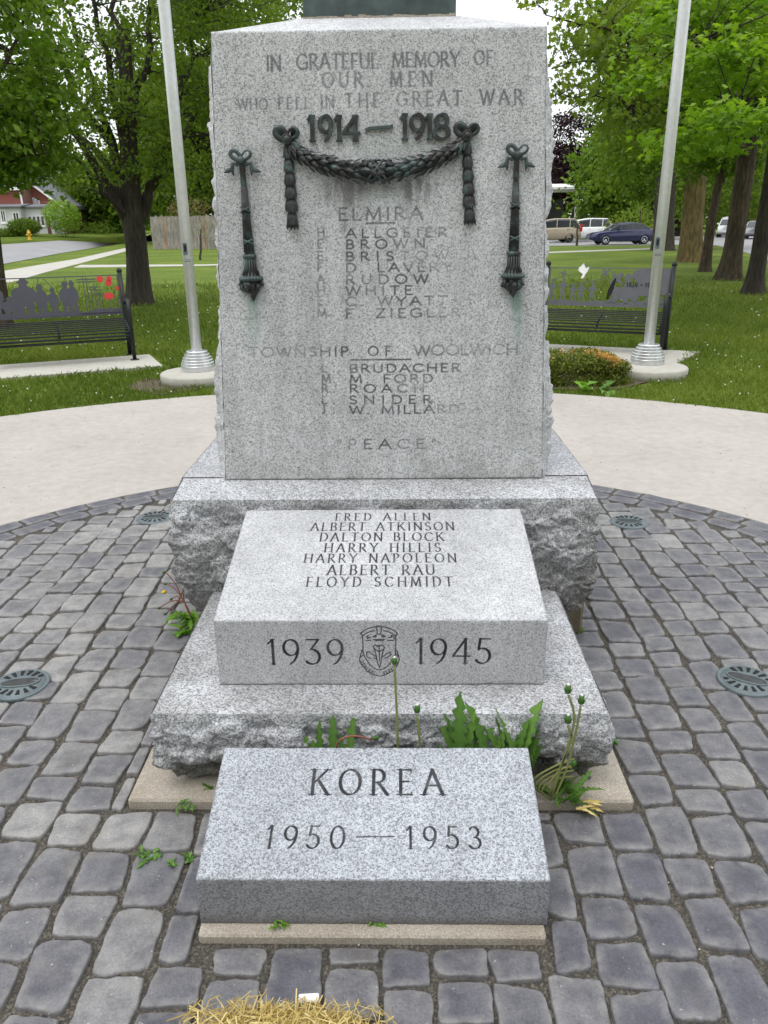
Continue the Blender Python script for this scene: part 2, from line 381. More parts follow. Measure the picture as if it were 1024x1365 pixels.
SHINGLE = mk_plain('grey shingle', (0.16, 0.165, 0.18), 0.9, var=0.25, scale=3)
FENCEM = mk_bark('weathered board', (0.14, 0.125, 0.105), (0.25, 0.23, 0.20), (0.36, 0.335, 0.30), 0.5)
FENCEO = mk_bark('orange board', (0.22, 0.11, 0.05), (0.33, 0.18, 0.09), (0.4, 0.24, 0.13), 0.5)
YELLOW = mk_plain('yellow hydrant paint', (0.55, 0.33, 0.015), 0.5)
SOIL = mk_concrete('mulch soil', (0.07, 0.05, 0.033), (0.15, 0.11, 0.075), 8, 0.4)
YFLOWER = mk_plain('yellow petals', (0.65, 0.45, 0.02), 0.7)
FLUFF = mk_plain('white fluff', (0.75, 0.75, 0.7), 0.9)

# ------------------------------------------------------------------ letters: one pen, one skeleton alphabet
def arc(cx, cy, rx, ry, a0, a1, n=14):
    return [(cx + rx*cos(radians(a0 + (a1-a0)*i/n)), cy + ry*sin(radians(a0 + (a1-a0)*i/n))) for i in range(n+1)]
GL = {
 'A': (.84, [[(.02, 0), (.42, 1)], [(.42, 1), (.82, 0)], [(.19, .36), (.66, .36)]]),
 'B': (.66, [[(.1, 0), (.1, 1)], [(.1, 1), (.3, 1)] + arc(.33, .76, .22, .24, 90, -90) + [(.1, .52)], [(.3, .52)] + arc(.35, .26, .26, .26, 90, -90) + [(.1, 0)]]),
 'C': (.84, [arc(.46, .5, .42, .5, 42, 318, 22)]),
 'D': (.8, [[(.1, 0), (.1, 1)], [(.1, 1)] + arc(.34, .5, .42, .5, 90, -90, 18) + [(.1, 0)]]),
 'E': (.62, [[(.1, 0), (.1, 1)], [(.1, 1), (.56, 1)], [(.1, .52), (.46, .52)], [(.1, 0), (.58, 0)]]),
 'F': (.58, [[(.1, 0), (.1, 1)], [(.1, 1), (.55, 1)], [(.1, .52), (.44, .52)]]),
 'G': (.9, [arc(.46, .5, .42, .5, 42, 325, 22), [(.8, .44), (.8, .1)], [(.58, .44), (.86, .44)]]),
 'H': (.86, [[(.1, 0), (.1, 1)], [(.76, 0), (.76, 1)], [(.1, .52), (.76, .52)]]),
 'I': (.3, [[(.15, 0), (.15, 1)]]),
 'J': (.42, [[(.3, 1), (.3, .22)] + arc(.14, .22, .16, .22, 0, -110, 8)]),
 'K': (.78, [[(.1, 0), (.1, 1)], [(.68, 1), (.12, .44)], [(.3, .6), (.76, 0)]]),
 'L': (.6, [[(.1, 0), (.1, 1)], [(.1, 0), (.57, 0)]]),
 'M': (1.02, [[(.08, 0), (.16, 1)], [(.16, 1), (.51, .08)], [(.51, .08), (.86, 1)], [(.86, 1), (.94, 0)]]),
 'N': (.88, [[(.1, 0), (.1, 1)], [(.1, 1), (.78, 0)], [(.78, 0), (.78, 1)]]),
 'O': (.94, [arc(.47, .5, .43, .5, 0, 360, 28)]),
 'P': (.62, [[(.1, 0), (.1, 1)], [(.1, 1), (.28, 1)] + arc(.3, .74, .25, .26, 90, -90) + [(.1, .48)]]),
 'R': (.72, [[(.1, 0), (.1, 1)], [(.1, 1), (.28, 1)] + arc(.3, .74, .25, .26, 90, -90) + [(.1, .48)], [(.3, .48), (.7, 0)]]),
 'S': (.6, [arc(.3, .75, .22, .25, 30, 270, 14) + arc(.3, .25, .25, .25, 90, -150, 14)]),
 'T': (.74, [[(.37, 0), (.37, 1)], [(.03, 1), (.71, 1)]]),
 'U': (.82, [[(.1, 1), (.1, .32)] + arc(.41, .32, .31, .32, 180, 360, 14) + [(.72, 1)]]),
 'V': (.8, [[(.02, 1), (.4, 0)], [(.4, 0), (.78, 1)]]),
 'W': (1.14, [[(.02, 1), (.3, 0)], [(.3, 0), (.57, .95)], [(.57, .95), (.84, 0)], [(.84, 0), (1.12, 1)]]),
 'Y': (.78, [[(.39, 0), (.39, .48)], [(.03, 1), (.39, .48)], [(.39, .48), (.75, 1)]]),
 'Z': (.7, [[(.06, 1), (.64, 1)], [(.64, 1), (.05, 0)], [(.05, 0), (.66, 0)]]),
 '0': (.7, [arc(.35, .5, .31, .5, 0, 360, 24)]),
 '1': (.4, [[(.24, 0), (.24, 1)], [(.06, .84), (.24, 1)]]),
 '3': (.62, [[(.06, 1), (.52, 1)], [(.52, 1), (.22, .6)], [(.22, .6)] + arc(.26, .3, .29, .3, 80, -140, 16)]),
 'z': (.62, [arc(.28, .76, .22, .24, 150, -90, 12), arc(.28, .26, .28, .26, 90, -150, 14)]),
 '4': (.7, [[(.5, 0), (.5, 1)], [(.5, 1), (.02, .3)], [(.02, .3), (.68, .3)]]),
 '5': (.62, [[(.54, 1), (.16, 1)], [(.16, 1), (.11, .58)], [(.11, .58)] + arc(.26, .31, .29, .31, 110, -145, 16)]),
 '8': (.64, [arc(.32, .75, .22, .25, 0, 360, 18), arc(.32, .26, .28, .26, 0, 360, 20)]),
 '9': (.66, [arc(.32, .68, .28, .32, 0, 360, 20), arc(.1, .68, .5, .72, 0, -72, 10)]),
 '-': (.9, [[(.05, .5), (.85, .5)]]), '.': (.26, [[(.1, .02), (.14, .02)]]),
 '"': (.34, [[(.08, 1), (.1, .75)], [(.24, 1), (.26, .75)]]), ' ': (.5, []),
}
def segs_of(text, x0, x1, base, cap, thick, thin, serif=0.0, xs=1.0, tail=False, flare=0.0):
    """segments (ax, ay, bx, by, wa, wb) of one line fitted between x0 and x1; widths are half widths."""
    W = [GL[c][0] * cap * xs for c in text]
    gap = (x1 - x0 - sum(W)) / max(1, len(text) - 1) if x1 is not None else cap * .18
    S = []; x = x0; nib = radians(20)
    for c, w in zip(text, W):
        for st in GL[c][1]:
            P = [(x + a * cap * xs, base + b * cap) for a, b in st]
            for i in range(len(P) - 1):
                dx, dy = P[i+1][0]-P[i][0], P[i+1][1]-P[i][1]; L = math.hypot(dx, dy)
                if L < 1e-9: continue
                k = abs(dx / L * sin(nib) - dy / L * cos(nib)); h = (thin + (thick - thin) * k) / 2 * cap
                S.append((*P[i], *P[i+1], h, h))
            if serif > 0 and len(st) <= 3 or (serif > 0 and c == 'U'):
                for (a, b) in (st[0], st[-1]):
                    d = (st[1][1]-st[0][1]); e = (st[1][0]-st[0][0])
                    if abs(d) > 0.5 and (b < 0.01 or b > 0.99) and c not in ('A.', ) and not (c == 'A' and b > .9) and not (c in 'VWMN' and b < .01 and a > .2 and not c in 'MN'):
                        px, py = x + a*cap*xs, base + b*cap; s = serif*cap
                        S.append((px - s, py, px + s, py, thin*cap*.5, thin*cap*.5))
                    elif abs(d) < 0.01 and abs(e) > .3 and c in 'EFLTZ' and (b > .9 or b < .1) and (a > .3 or c in 'TZ'):
                        px, py = x + a*cap*xs, base + b*cap; s = serif*cap*1.1
                        S.append((px, py, px, py + (s if b < .5 else -s), thin*cap*.5, thin*cap*.3))
        x += w + gap
    return S
def raster(S, U, Vv, du):
    """inside-ness of strokes over the grid axes U (nu), Vv (nv): returns groove (0..1) and ink coverage."""
    G = np.zeros((len(Vv), len(U)), np.float32); K = np.zeros_like(G)
    for ax, ay, bx, by, wa, wb in S:
        w = max(wa, wb) + du * 1.5
        i0, i1 = np.searchsorted(U, [min(ax, bx) - w, max(ax, bx) + w]); j0, j1 = np.searchsorted(Vv, [min(ay, by) - w, max(ay, by) + w])
        if i1 <= i0 or j1 <= j0: continue
        X, Y = np.meshgrid(U[i0:i1], Vv[j0:j1]); dx, dy = bx-ax, by-ay; L2 = dx*dx + dy*dy
        t = np.clip(((X-ax)*dx + (Y-ay)*dy) / max(L2, 1e-12), 0, 1)
        d = np.hypot(X-ax-t*dx, Y-ay-t*dy); h = wa + (wb-wa)*t
        G[j0:j1, i0:i1] = np.maximum(G[j0:j1, i0:i1], np.clip(1 - d / np.maximum(h, du*.5), 0, 1))
        K[j0:j1, i0:i1] = np.maximum(K[j0:j1, i0:i1], np.clip((h - d) / du + 0.5, 0, 1))
    return G, K
def grid_faces(nu, nv):
    a = np.arange(nu * nv).reshape(nv, nu)
    return np.stack([a[:-1, :-1], a[:-1, 1:], a[1:, 1:], a[1:, :-1]], -1).reshape(-1, 4)
def plate(U, Vv, pos, N, depth, attrs):
    """grid of points pos(U,V) pushed in along -N by depth; returns V, F, attrs raveled"""
    X, Y = np.meshgrid(U, Vv); P = pos(X, Y) - depth[..., None] * np.asarray(N)
    return P.reshape(-1, 3), grid_faces(len(U), len(Vv)), {k: v.ravel() for k, v in attrs.items()}
#MARK1

# ================================================================== GROUND, PLAZA, ROADS (the setting)
XC = -0.06
def sheet(name, pts, z, mat, th=0.03):
    k = len(pts); V = [(x, y, z) for x, y in pts] + [(x, y, z - th) for x, y in pts]
    F = [tuple(range(k))] + [((i+1) % k, i, k+i, k+(i+1) % k) for i in range(k)]
    return struct(link_mesh(name, V, F, mat, smooth=False))
struct(link_mesh('lawn', [(-700, -60, -.03), (700, -60, -.03), (700, 900, -.03), (-700, 900, -.03)], [(0, 1, 2, 3)], LAWN, smooth=False))
PCX, PCY, PR, LR = -0.12, 2.44, 2.74, 5.55
n = 160
ang = [2*pi*i/n for i in range(n)]
V = []; F = []
for r, z in ((PR, -.02), (PR, 0.0), (LR, 0.0), (LR, -.04)):
    cx = PCX if r == PR else -0.25
    V += [(cx + r*cos(a), PCY + r*sin(a), z) for a in ang]
for i in range(3):
    F += [(i*n+k, i*n+(k+1) % n, (i+1)*n+(k+1) % n, (i+1)*n+k) for k in range(n)]
struct(link_mesh('plaza', V, F, PLAZA, smooth=False))
struct(link_mesh('paving_bed', [(PCX + (PR+.05)*cos(a), PCY + (PR+.05)*sin(a), -.005) for a in ang], [tuple(range(n))], MORTAR, smooth=False))

# ---- setts: one paved surface, every stone its own outline
SV = []; SF = []; ST = []; SE = []
OBST = [(-.80, .675, 1.83, 4.3), (-.484, .342, 1.379, 1.9)]
GRATES = [gz(28, 915)[:2], gz(995, 910)[:2], gz(207, 692)[:2], gz(838, 698)[:2]]
def sett(c, ex, ey, hx, hy, tint, rnd):
    K = 32; base = len(SV); pw = rnd.uniform(6.5, 14)
    ph = rnd.uniform(0, 9)
    sk = [rnd.uniform(-.10, .10) for _ in range(4)]
    rings = [(1.0, -.014), (.992, -.001), (.972, .0035), (.93, .0052), (.55, .0058)]
    h = rnd.uniform(-.002, .004); tx, ty = rnd.uniform(-.03, .03), rnd.uniform(-.03, .03)
    R = []
    for k in range(K):
        a = 2*pi*k/K; ca, sa = cos(a), sin(a)
        r = (abs(ca)**pw + abs(sa)**pw) ** (-1/pw)
        r *= 1 + .028*sin(2*a + ph) + .022*sin(5*a + ph*2.3) + .012*sin(9*a + ph) + rnd.uniform(-.017, .017)
        x, y = ca*r, sa*r
        x2 = x*(1 + sk[0]*y) + sk[2]*y*.6; y2 = y*(1 + sk[1]*x) + sk[3]*x*.4
        R.append((x2*hx, y2*hy))
    for q, z in rings:
        inset = (1-q)
        for x, y in R:
            xx, yy = x*q, y*q
            p = c + ex*xx + ey*yy
            SV.append((p[0], p[1], z + h + tx*xx + ty*yy)); ST.append(tint); SE.append(1.0 if q > .92 else 0.0)
    p = c; SV.append((p[0], p[1], .0055 + h)); ST.append(tint); SE.append(0.0)
    for i in range(len(rings)-1):
        SF.extend([(base+i*K+k, base+i*K+(k+1) % K, base+(i+1)*K+(k+1) % K, base+(i+1)*K+k) for k in range(K)])
    t = base + (len(rings)-1)*K
    SF.extend([(t+k, t+(k+1) % K, base+len(rings)*K) for k in range(K)])
rnd = random.Random(11)
RIN = PR - .265
cw = .131; x = PCX - 3.0
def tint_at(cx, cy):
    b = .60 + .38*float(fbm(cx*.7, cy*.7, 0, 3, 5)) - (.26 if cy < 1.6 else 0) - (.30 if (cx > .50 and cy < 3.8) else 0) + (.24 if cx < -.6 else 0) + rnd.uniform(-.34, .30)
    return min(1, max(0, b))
while x < PCX + 3.0:
    w = cw + rnd.uniform(-.012, .012); y = -.3 + rnd.uniform(0, .2)
    while y < PCY + 2.7:
        l = rnd.choice([.115, .135, .15, .165, .18, .20]) + rnd.uniform(-.01, .01)
        x0, x1, y0, y1 = x + .0055, x + w - .0055, y + .0055, y + l - .0055
        y += l
        wob = .014*sin(y*1.7 + x*2) + rnd.uniform(-.003, .003); x0 += wob; x1 += wob
        ok = True
        for bx0, bx1, by0, by1 in OBST:
            if x1 > bx0 - .012 and x0 < bx1 + .012 and y1 > by0 - .016 and y0 < by1 + .012:
                cand = [('x1', bx0 - .014 - x0), ('x0', x1 - bx1 - .014), ('y1', by0 - .018 - y0), ('y0', y1 - by1 - .014)]
                side, rem = max(cand, key=lambda q: q[1])
                if rem < .022: ok = False; break
                if side == 'x1': x1 = bx0 - .014
                elif side == 'x0': x0 = bx1 + .014
                elif side == 'y1': y1 = by0 - .018
                else: y0 = by1 + .014
        if not ok: continue
        cx, cy = (x0+x1)/2, (y0+y1)/2
        far = max(math.hypot(xx-PCX, yy-PCY) for xx in (x0, x1) for yy in (y0, y1)); near = min(math.hypot(xx-PCX, yy-PCY) for xx in (x0, x1) for yy in (y0, y1))
        if near > RIN - .03: continue
        if far > RIN:                        # cut stone along the curved border
            sc = max(.35, min(1, (RIN - near) / (far - near) * 1.15)); 
            d = np.array([PCX-cx, PCY-cy]); d /= np.linalg.norm(d)
            hx, hy = (x1-x0)/2*sc, (y1-y0)/2*sc
            cx += d[0]*(x1-x0)/2*(1-sc); cy += d[1]*(y1-y0)/2*(1-sc)
            if min(hx, hy) < .02: continue
            sett(np.array([cx, cy]), np.array([1., 0]), np.array([0, 1.]), hx, hy, tint_at(cx, cy), rnd)
        else:
            sett(np.array([cx, cy]), np.array([1., 0]), np.array([0, 1.]), (x1-x0)/2, (y1-y0)/2, tint_at(cx, cy), rnd)
    x += w
for r, hw in ((PR - .068, .057), (PR - .192, .056)):
    a = rnd.uniform(0, .1)
    a_end = a + 2*pi
    while a < a_end - .05:
        l = rnd.uniform(.17, .24); da = l / r
        am = a + da/2
        e = np.array([cos(am), sin(am)]); t = np.array([-sin(am), cos(am)])
        if PCY + r*sin(am) > -.3:
            sett(np.array([PCX, PCY]) + e*(r + rnd.uniform(-.004, .004)), t, e, l/2 - .008, hw - .003, rnd.uniform(0, .22), rnd)
        a += da
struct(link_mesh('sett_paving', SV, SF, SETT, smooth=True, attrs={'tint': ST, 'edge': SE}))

# ================================================================== GRANITE MEMORIAL
class Stone:
    def __init__(s): s.V = []; s.F = []; s.A = {k: [] for k in ('ink', 'stain', 'green', 'grime')}; s.n = 0
    def put(s, V, F, A=None):
        A = A or {}; V = np.asarray(V).reshape(-1, 3)
        s.V.append(V); s.F.append(F + s.n); s.n += len(V)
        for k in s.A: s.A[k].append(np.asarray(A.get(k, np.zeros(len(V)))).ravel())
    def face(s, p00, p10, p11, p01, du, segs=None, gd=.0015, extra=None, rnd_=.004, inkgain=None):
        """bilinear dressed face; segs in metres (along p00-p10 mid width, p00-p01)."""
        p00, p10, p11, p01 = map(lambda q: np.asarray(q, float), (p00, p10, p11, p01))
        W = (np.linalg.norm(p10-p00) + np.linalg.norm(p11-p01))/2; H = np.linalg.norm((p01+p11)/2-(p00+p10)/2)
        nu, nv = max(4, int(W/du)), max(4, int(H/du))
        def axis(L, n):                      # a few closer rows at the arris for its rounding
            e = np.array([0, .3, .6, 1.0, 1.5])*rnd_
            return np.unique(np.concatenate([e, np.linspace(rnd_*2, L-rnd_*2, n), L-e]))
        U, Vv = axis(W, nu), axis(H, nv)
        X, Y = np.meshgrid(U, Vv); S, T = X/W, Y/H
        N = nrm(np.cross(p10-p00, p01-p00))
        P = (p00*((1-S)*(1-T))[..., None] + p10*(S*(1-T))[..., None] + p11*(S*T)[..., None] + p01*((1-S)*T)[..., None])
        e = np.minimum(np.minimum(X, W-X), np.minimum(Y, H-Y))
        chip = np.clip(fbm(P[..., 0]*40, P[..., 1]*40, P[..., 2]*40, 3, 3), 0, 1)
        dep = .5*rnd_*np.clip(1-e/rnd_, 0, 1)**2 + .004*chip*np.clip(1-e/(rnd_*2.2), 0, 1)
        dep = dep + .0004*fbm(P[..., 0]*25, P[..., 1]*25, P[..., 2]*25, 3, 9)
        A = {k: np.zeros_like(X) for k in s.A}
        if segs:
            G, K = raster(segs, U, Vv, du); dep = dep + gd*np.minimum(1, G*1.6)
            A['ink'] = K * (inkgain(X, Y) if inkgain else np.clip(.97 + .25*fbm(X*30, Y*30, 0, 3, 77), 0, 1))
        if extra:
            for k, v in extra(X, Y).items(): A[k] = np.clip(A[k] + v, 0, 1)
        s.put(P - dep[..., None]*N, grid_faces(len(U), len(Vv)), A)
    def skirt(s, path, dirs, zb, zt, du, prof, amp, seed=0, grime=None, batter=None, rise=None):
        """rough pitched sides along path (k,2) with outward dirs; prof(v, i)-> outward offset, amp(v, i)-> noise size."""
        path = np.asarray(path); k = len(path); nv = max(6, int((zt-zb)/du)); v = np.linspace(0, 1, nv+1)
        I, Vg = np.meshgrid(np.arange(k), v)
        x, y = path[I, 0], path[I, 1]; z = zb + (zt + (rise[I] if rise is not None else 0) - zb)*Vg
        if batter: x, y = batter(x, y, Vg)
        f1 = fbm(x*5, y*5, z*5, 3, seed); f2 = np.abs(vnoise(x*14, y*14, z*14, seed+3)); f3 = np.abs(vnoise(x*37, y*37, z*37, seed+5)); f4 = vnoise(x*95, y*95, z*95, seed+8)
        w1 = .25*vnoise(x*17, y*17, z*17, seed+21)
        nz = f1*1.0 + f2*.35 - .12 + f3*.25 - .08 + f4*.12 + .85*facet(x*11 + w1, y*11 + w1, z*15 - w1, seed+30) + .30*facet(x*31 + w1, y*31, z*38, seed+40)
        o = prof(Vg, I) + amp(Vg, I)*nz
        D = np.asarray(dirs)[I]
        z = z + amp(Vg, I)*.5*vnoise(x*20, y*20, z*20, seed+11)*np.sin(pi*Vg)
        P = np.stack([x + D[..., 0]*o, y + D[..., 1]*o, z], -1)
        A = {'grime': (grime(P, Vg) if grime else np.zeros_like(x))}
        s.put(P.reshape(-1, 3), grid_faces(k, nv+1), A)
        return P
    def build(s, name, mat, parent=None):
        return link_mesh(name, np.concatenate(s.V), np.concatenate(s.F), mat, parent, True, {k: np.concatenate(v) for k, v in s.A.items()})
def perim(x0, x1, y0, y1, du, sides='LFR', cr=.05):
    P = []; D = []
    def seg(a, b, n_):
        m = max(3, int(math.hypot(b[0]-a[0], b[1]-a[1])/du))
        for i in range(m): P.append((a[0]+(b[0]-a[0])*i/m, a[1]+(b[1]-a[1])*i/m))
    C = {'L': ((x0, y1), (x0, y0)), 'F': ((x0, y0), (x1, y0)), 'R': ((x1, y0), (x1, y1)), 'B': ((x1, y1), (x0, y1))}
    for q in sides: seg(*C[q], None)
    P.append(C[sides[-1]][1])
    for (px, py) in P:
        l = max(0, 1-(px-x0)/cr); r = max(0, 1-(x1-px)/cr); f = max(0, 1-(py-y0)/cr); b = max(0, 1-(y1-py)/cr)
        d = np.array([r-l, b-f]); D.append(d/max(1e-6, np.linalg.norm(d)))
    return np.array(P), np.array(D)

memorial = thing('war_memorial', 'tall tapered grey granite war memorial shaft with bronze garland and two bronze torches', 'war memorial', (XC, 3.3, 0))
# ---- shaft
SB, STP = np.array([2.815, .692]), np.array([2.865, 2.182]); HB, HT = .6, .536; SBACK = 3.72
sh = lambda s_, y, z: (XC + s_, y, z)
SW = (HB + HT); SH = math.hypot(*(STP-SB))
_n = nrm(np.array([0, -(STP-SB)[1], (STP-SB)[0]])); FN = nrm(np.array([0, -(STP[1]-SB[1])*0 - 1*(STP[1]-SB[1])*0 - (STP[1]-SB[1]) / 1e9 - 1, 0]))
EY = nrm(np.array([0, STP[0]-SB[0], STP[1]-SB[1]])); EX = np.array([1., 0, 0]); FN = np.cross(EX, EY)
P0 = np.array([XC, SB[0], SB[1]])
def sface(px, py):                          # sight line on the shaft front: true metres (from axis, up from foot)
    d = ray(px, py); t = np.dot(P0-CP, FN)/np.dot(d, FN); q = CP + d*t - P0
    return np.dot(q, EX), np.dot(q, EY)
def suv(px, py):
    u, v = sface(px, py); hw = HB + (HT-HB)*v/SH
    return (u/(2*hw)+.5)*SW, v
def spos(u, v, w=0.0): return P0 + EX*u + EY*v + FN*w
segs = []
def sline(text, x0, x1, ytop, ybase, thick, thin, serif=0, xs=1.0):
    yc = ybase
    a, v0 = suv(x0, ybase); b, v1 = suv(x1, ybase); _, vt = suv((x0+x1)/2, ytop)
    base = (v0+v1)/2
    segs.extend(segs_of(text, a, b, base, vt-base, thick, thin, serif, xs))
sline('IN', 355, 375, 75, 94, .2, .06, .1); sline('GRATEFUL', 396, 505, 72, 92, .2, .07, .1)
sline('MEMORY', 523, 613, 70, 89, .2, .07, .1); sline('OF', 632, 657, 68, 86, .2, .07, .1)
sline('OUR', 430, 484, 97, 116, .2, .07, .1); sline('MEN', 520, 577, 96, 115, .2, .07, .1)
sline('WHO', 317, 357, 132, 146, .2, .07, .1); sline('FELL', 371, 414, 130, 145, .2, .07, .1); sline('IN', 427, 446, 128, 144, .2, .07, .1)
sline('THE', 460, 507, 125, 143, .2, .07, .1); sline('GREAT', 529, 616, 122, 141, .2, .07, .1); sline('WAR', 640, 697, 120, 139, .2, .07, .1)
sline('ELMIRA', 451, 564, 277, 293, .2, .16, 0, 1.45)
rows = [('H.', 'ALLGEIER', 596, 316), ('E.', 'BROWN', 567, 331), ('E.', 'BRISTOW', 598, 347), ('F.', 'D. LAVERY', 603, 362), ('A.', 'RUDOW', 571, 378), ('H.', 'WHITE', 550, 393), ('E.', 'C. WYATT', 597, 407), ('M.', 'F. ZIEGLER', 614, 423)]
rows2 = [('L.', 'BRUDACHER', 614, 496), ('M.', 'M. FORD', 577, 510), ('R.', 'ROACH', 566, 523), ('L.', 'SNIDER', 576, 538), ('J.', 'W. MILLARD', 612, 551)]
for ini, nm_, xr, yb in rows: sline(nm_, 461, xr, yb-11.5, yb, .21, .17, 0, 1.55); sline(ini, 423, 437, yb-11.5, yb, .22, .18, 0, 1.1)
for ini, nm_, xr, yb in rows2: sline(nm_, 466, xr, yb-10.5, yb, .21, .17, 0, 1.55); sline(ini, 429, 447, yb-10.5, yb, .22, .18, 0, 1.1)
sline('TOWNSHIP', 332, 465, 463, 475, .2, .16, 0, 1.45); sline('OF', 491, 522, 462, 474, .2, .16, 0, 1.2); sline('WOOLWICH', 552, 691, 460, 473, .2, .16, 0, 1.45)
sline('"PEACE"', 449, 582, 586, 598, .2, .16, 0, 1.55)
for xa, xb, yy in ((488, 526, 298), (469, 548, 480)):
    a, va = suv(xa, yy); b, vb = suv(xb, yy-1); segs.append((a, (va+vb)/2, b, (va+vb)/2, .003, .003))
def shaft_ink(X, Y):
    f = .74 + .8*fbm(X*9, Y*14, 0, 3, 41)
    cx = SW*.5; f = f * (1.05 - .62*np.clip(np.abs(X-cx-.0)/.38, 0, 1)**1.5)
    top = sstep(1.2, 1.25, Y); f = f*(1-top) + top*(.58 + .30*fbm(X*6, Y*9, 0, 3, 4))
    return np.clip(f + .06, .33, .95)
def blob(X, Y, px, py, rx, ry):
    u, v = suv(px, py); return np.exp(-((X-u)/rx)**2 - ((Y-v)/ry)**2)
def shaft_extra(X, Y):
    n1 = fbm(X*22, Y*22, 0, 4, 21); n2 = fbm(X*60, Y*9, 0, 3, 31)
    st = .85*blob(X, Y, 455, 256, .045, .055)*(1+n2*1.6) + .8*blob(X, Y, 556, 252, .05, .05)*(1+n2*1.6) + .4*blob(X, Y, 500, 250, .16, .03)*(1+n2)
    st += .55*blob(X, Y, 459, 300, .012, .035)*(1+n1) + .20*blob(X, Y, 462, 420, .012, .16)*(1+n2) + .10*blob(X, Y, 505, 360, .16, .16)*(1+1.5*n1)
    gr = 0
    for px in (337, 688):
        gr = gr + .8*blob(X, Y, px, 398, .015, .045)*(1+.5*n1) + .45*blob(X, Y, px+1, 430, .026, .085)*(1+n2)
    gr = gr + .16*blob(X, Y, 515, 200, .10, .03) + .10*blob(X, Y, 510, 265, .12, .03)
    g = .35*sstep(.18, 0, Y)*(.6+n1) + .25*sstep(.35, 0, Y)*(.4+n2)
    return {'stain': np.clip(st, 0, .75), 'green': np.clip(gr, 0, .8), 'grime': np.clip(g + .35*n1*sstep(1.5, 1.2, Y), 0, 1)}
S1 = Stone()
S1.face(sh(-HB, *SB), sh(HB, *SB), sh(HT, *STP), sh(-HT, *STP), .0024, segs, .0009, shaft_extra, .006, shaft_ink)
ins = .30
bt = [(-.275, 3.09), (.275, 3.09), (.275, 3.52), (-.275, 3.52)]; ZT = 2.262
tc = [(-HT, STP[0]), (HT, STP[0]), (HT, SBACK-.05), (-HT, SBACK-.05)]
for i in range(4):
    a, b = tc[i], tc[(i+1) % 4]; c, d = bt[(i+1) % 4], bt[i]
    S1.face(sh(a[0], a[1], STP[1]-.002), sh(b[0], b[1], STP[1]-.002), sh(c[0], c[1], ZT), sh(d[0], d[1], ZT), .02, rnd_=.006)
S1.face(*[sh(x_, y_, ZT-.002) for x_, y_ in bt], .06)
Pp, Dd = perim(XC-HB, XC+HB, SB[0], SBACK, .006, 'RBL', .05)
dist = np.minimum(np.where(Pp[:, 0] > XC, Pp[:, 1]-SB[0], 9), np.where(Pp[:, 0] < XC, Pp[:, 1]-SB[0], 9))
Dd[dist < .08] = np.where(Pp[dist < .08][:, :1] > XC, [[1., 0]], [[-1., 0]])
edge = sstep(0, .07, dist)
def sbatter(x, y, v):
    hw = 1 + (HT/HB-1)*v; yf = SB[0] + (STP[0]-SB[0])*v
    t = (y-SB[0])/(SBACK-SB[0]); return XC + (x-XC)*hw, yf + t*(SBACK-.05*v-yf)
zz = np.linspace(0, 1, 50)
S1.skirt(Pp, Dd, SB[1]-.003, STP[1]-.003, .006, lambda v, i: edge[i]*(.012 + .03*np.exp(-((v-.30)/.22)**2) + .016*np.sin(v*9+1))*sstep(1.0, .93, v), lambda v, i: (.013*edge[i]+.003)*sstep(1.0, .95, v), 5, batter=sbatter)
shaft = S1.build('shaft', G_SHAFT, memorial)
# ---- base block under the shaft
BX0, BX1, BY0, BY1, BZ0, BZ1 = -.832, .716, 2.665, 3.98, .185, .662
S2 = Stone()
S2.face((BX0, BY0, BZ1), (BX1, BY0, BZ1), (BX1, SB[0]+.03, .694), (BX0, SB[0]+.03, .694), .006, rnd_=.012, extra=lambda X, Y: {'grime': np.clip(.45*sstep(.05, .16, Y)*sstep(.25, .9, X)*(.8+1.2*fbm(X*12, Y*12, 0, 3, 6)), 0, 1)})
S2.face((BX0, SB[0]+.03, .694), (BX1, SB[0]+.03, .694), (BX1, BY1, .694), (BX0, BY1, .694), .03, rnd_=.001)
Pp, Dd = perim(BX0, BX1, BY0, BY1, .0055, 'LFR', .07)
S2.skirt(Pp, Dd, BZ0, BZ1+.001, .0055, lambda v, i: .024*np.sin(pi*np.clip(v, 0, 1)**.8) - .05*(1-v)**3.2, lambda v, i: .025*sstep(1.0, .82, v)+.0015, 15, grime=lambda P, v: np.clip((1-v)*.75 + .05 + .6*fbm(P[..., 0]*8, P[..., 1]*8, P[..., 2]*8, 3, 2), 0, 1), rise=.032*np.clip((Pp[:, 1]-BY0)/(SB[0]+.03-BY0), 0, 1))  # rough sides get darker towards the bottom, with uneven patches
S2.build('base_block', G_ROCK, memorial)
b = MB(); b.box(BX0+.22, BX1-.2, BY0+.24, BY1-.1, -.05, BZ0+.05); b.build('foundation', BRICKY, memorial)
# ---- bronze foot of the statue above
PT = MB(); PT.box(XC-.262, XC+.262, 3.095, 3.515, ZT-.004, ZT+.09, .004); PT.box(XC-.25, XC+.25, 3.107, 3.503, ZT+.09, ZT+.22, .006); PT.build('statue_foot', PATINA, memorial)
seal = MB()
for i in range(22):
    u = -.25 + .5*i/21; seal.box(XC+u-.012, XC+u+.012, 3.082-random.uniform(0, .006), 3.0945, ZT-.012, ZT+random.uniform(.001, .007))
seal.build('mortar_bead', FOOT, memorial)

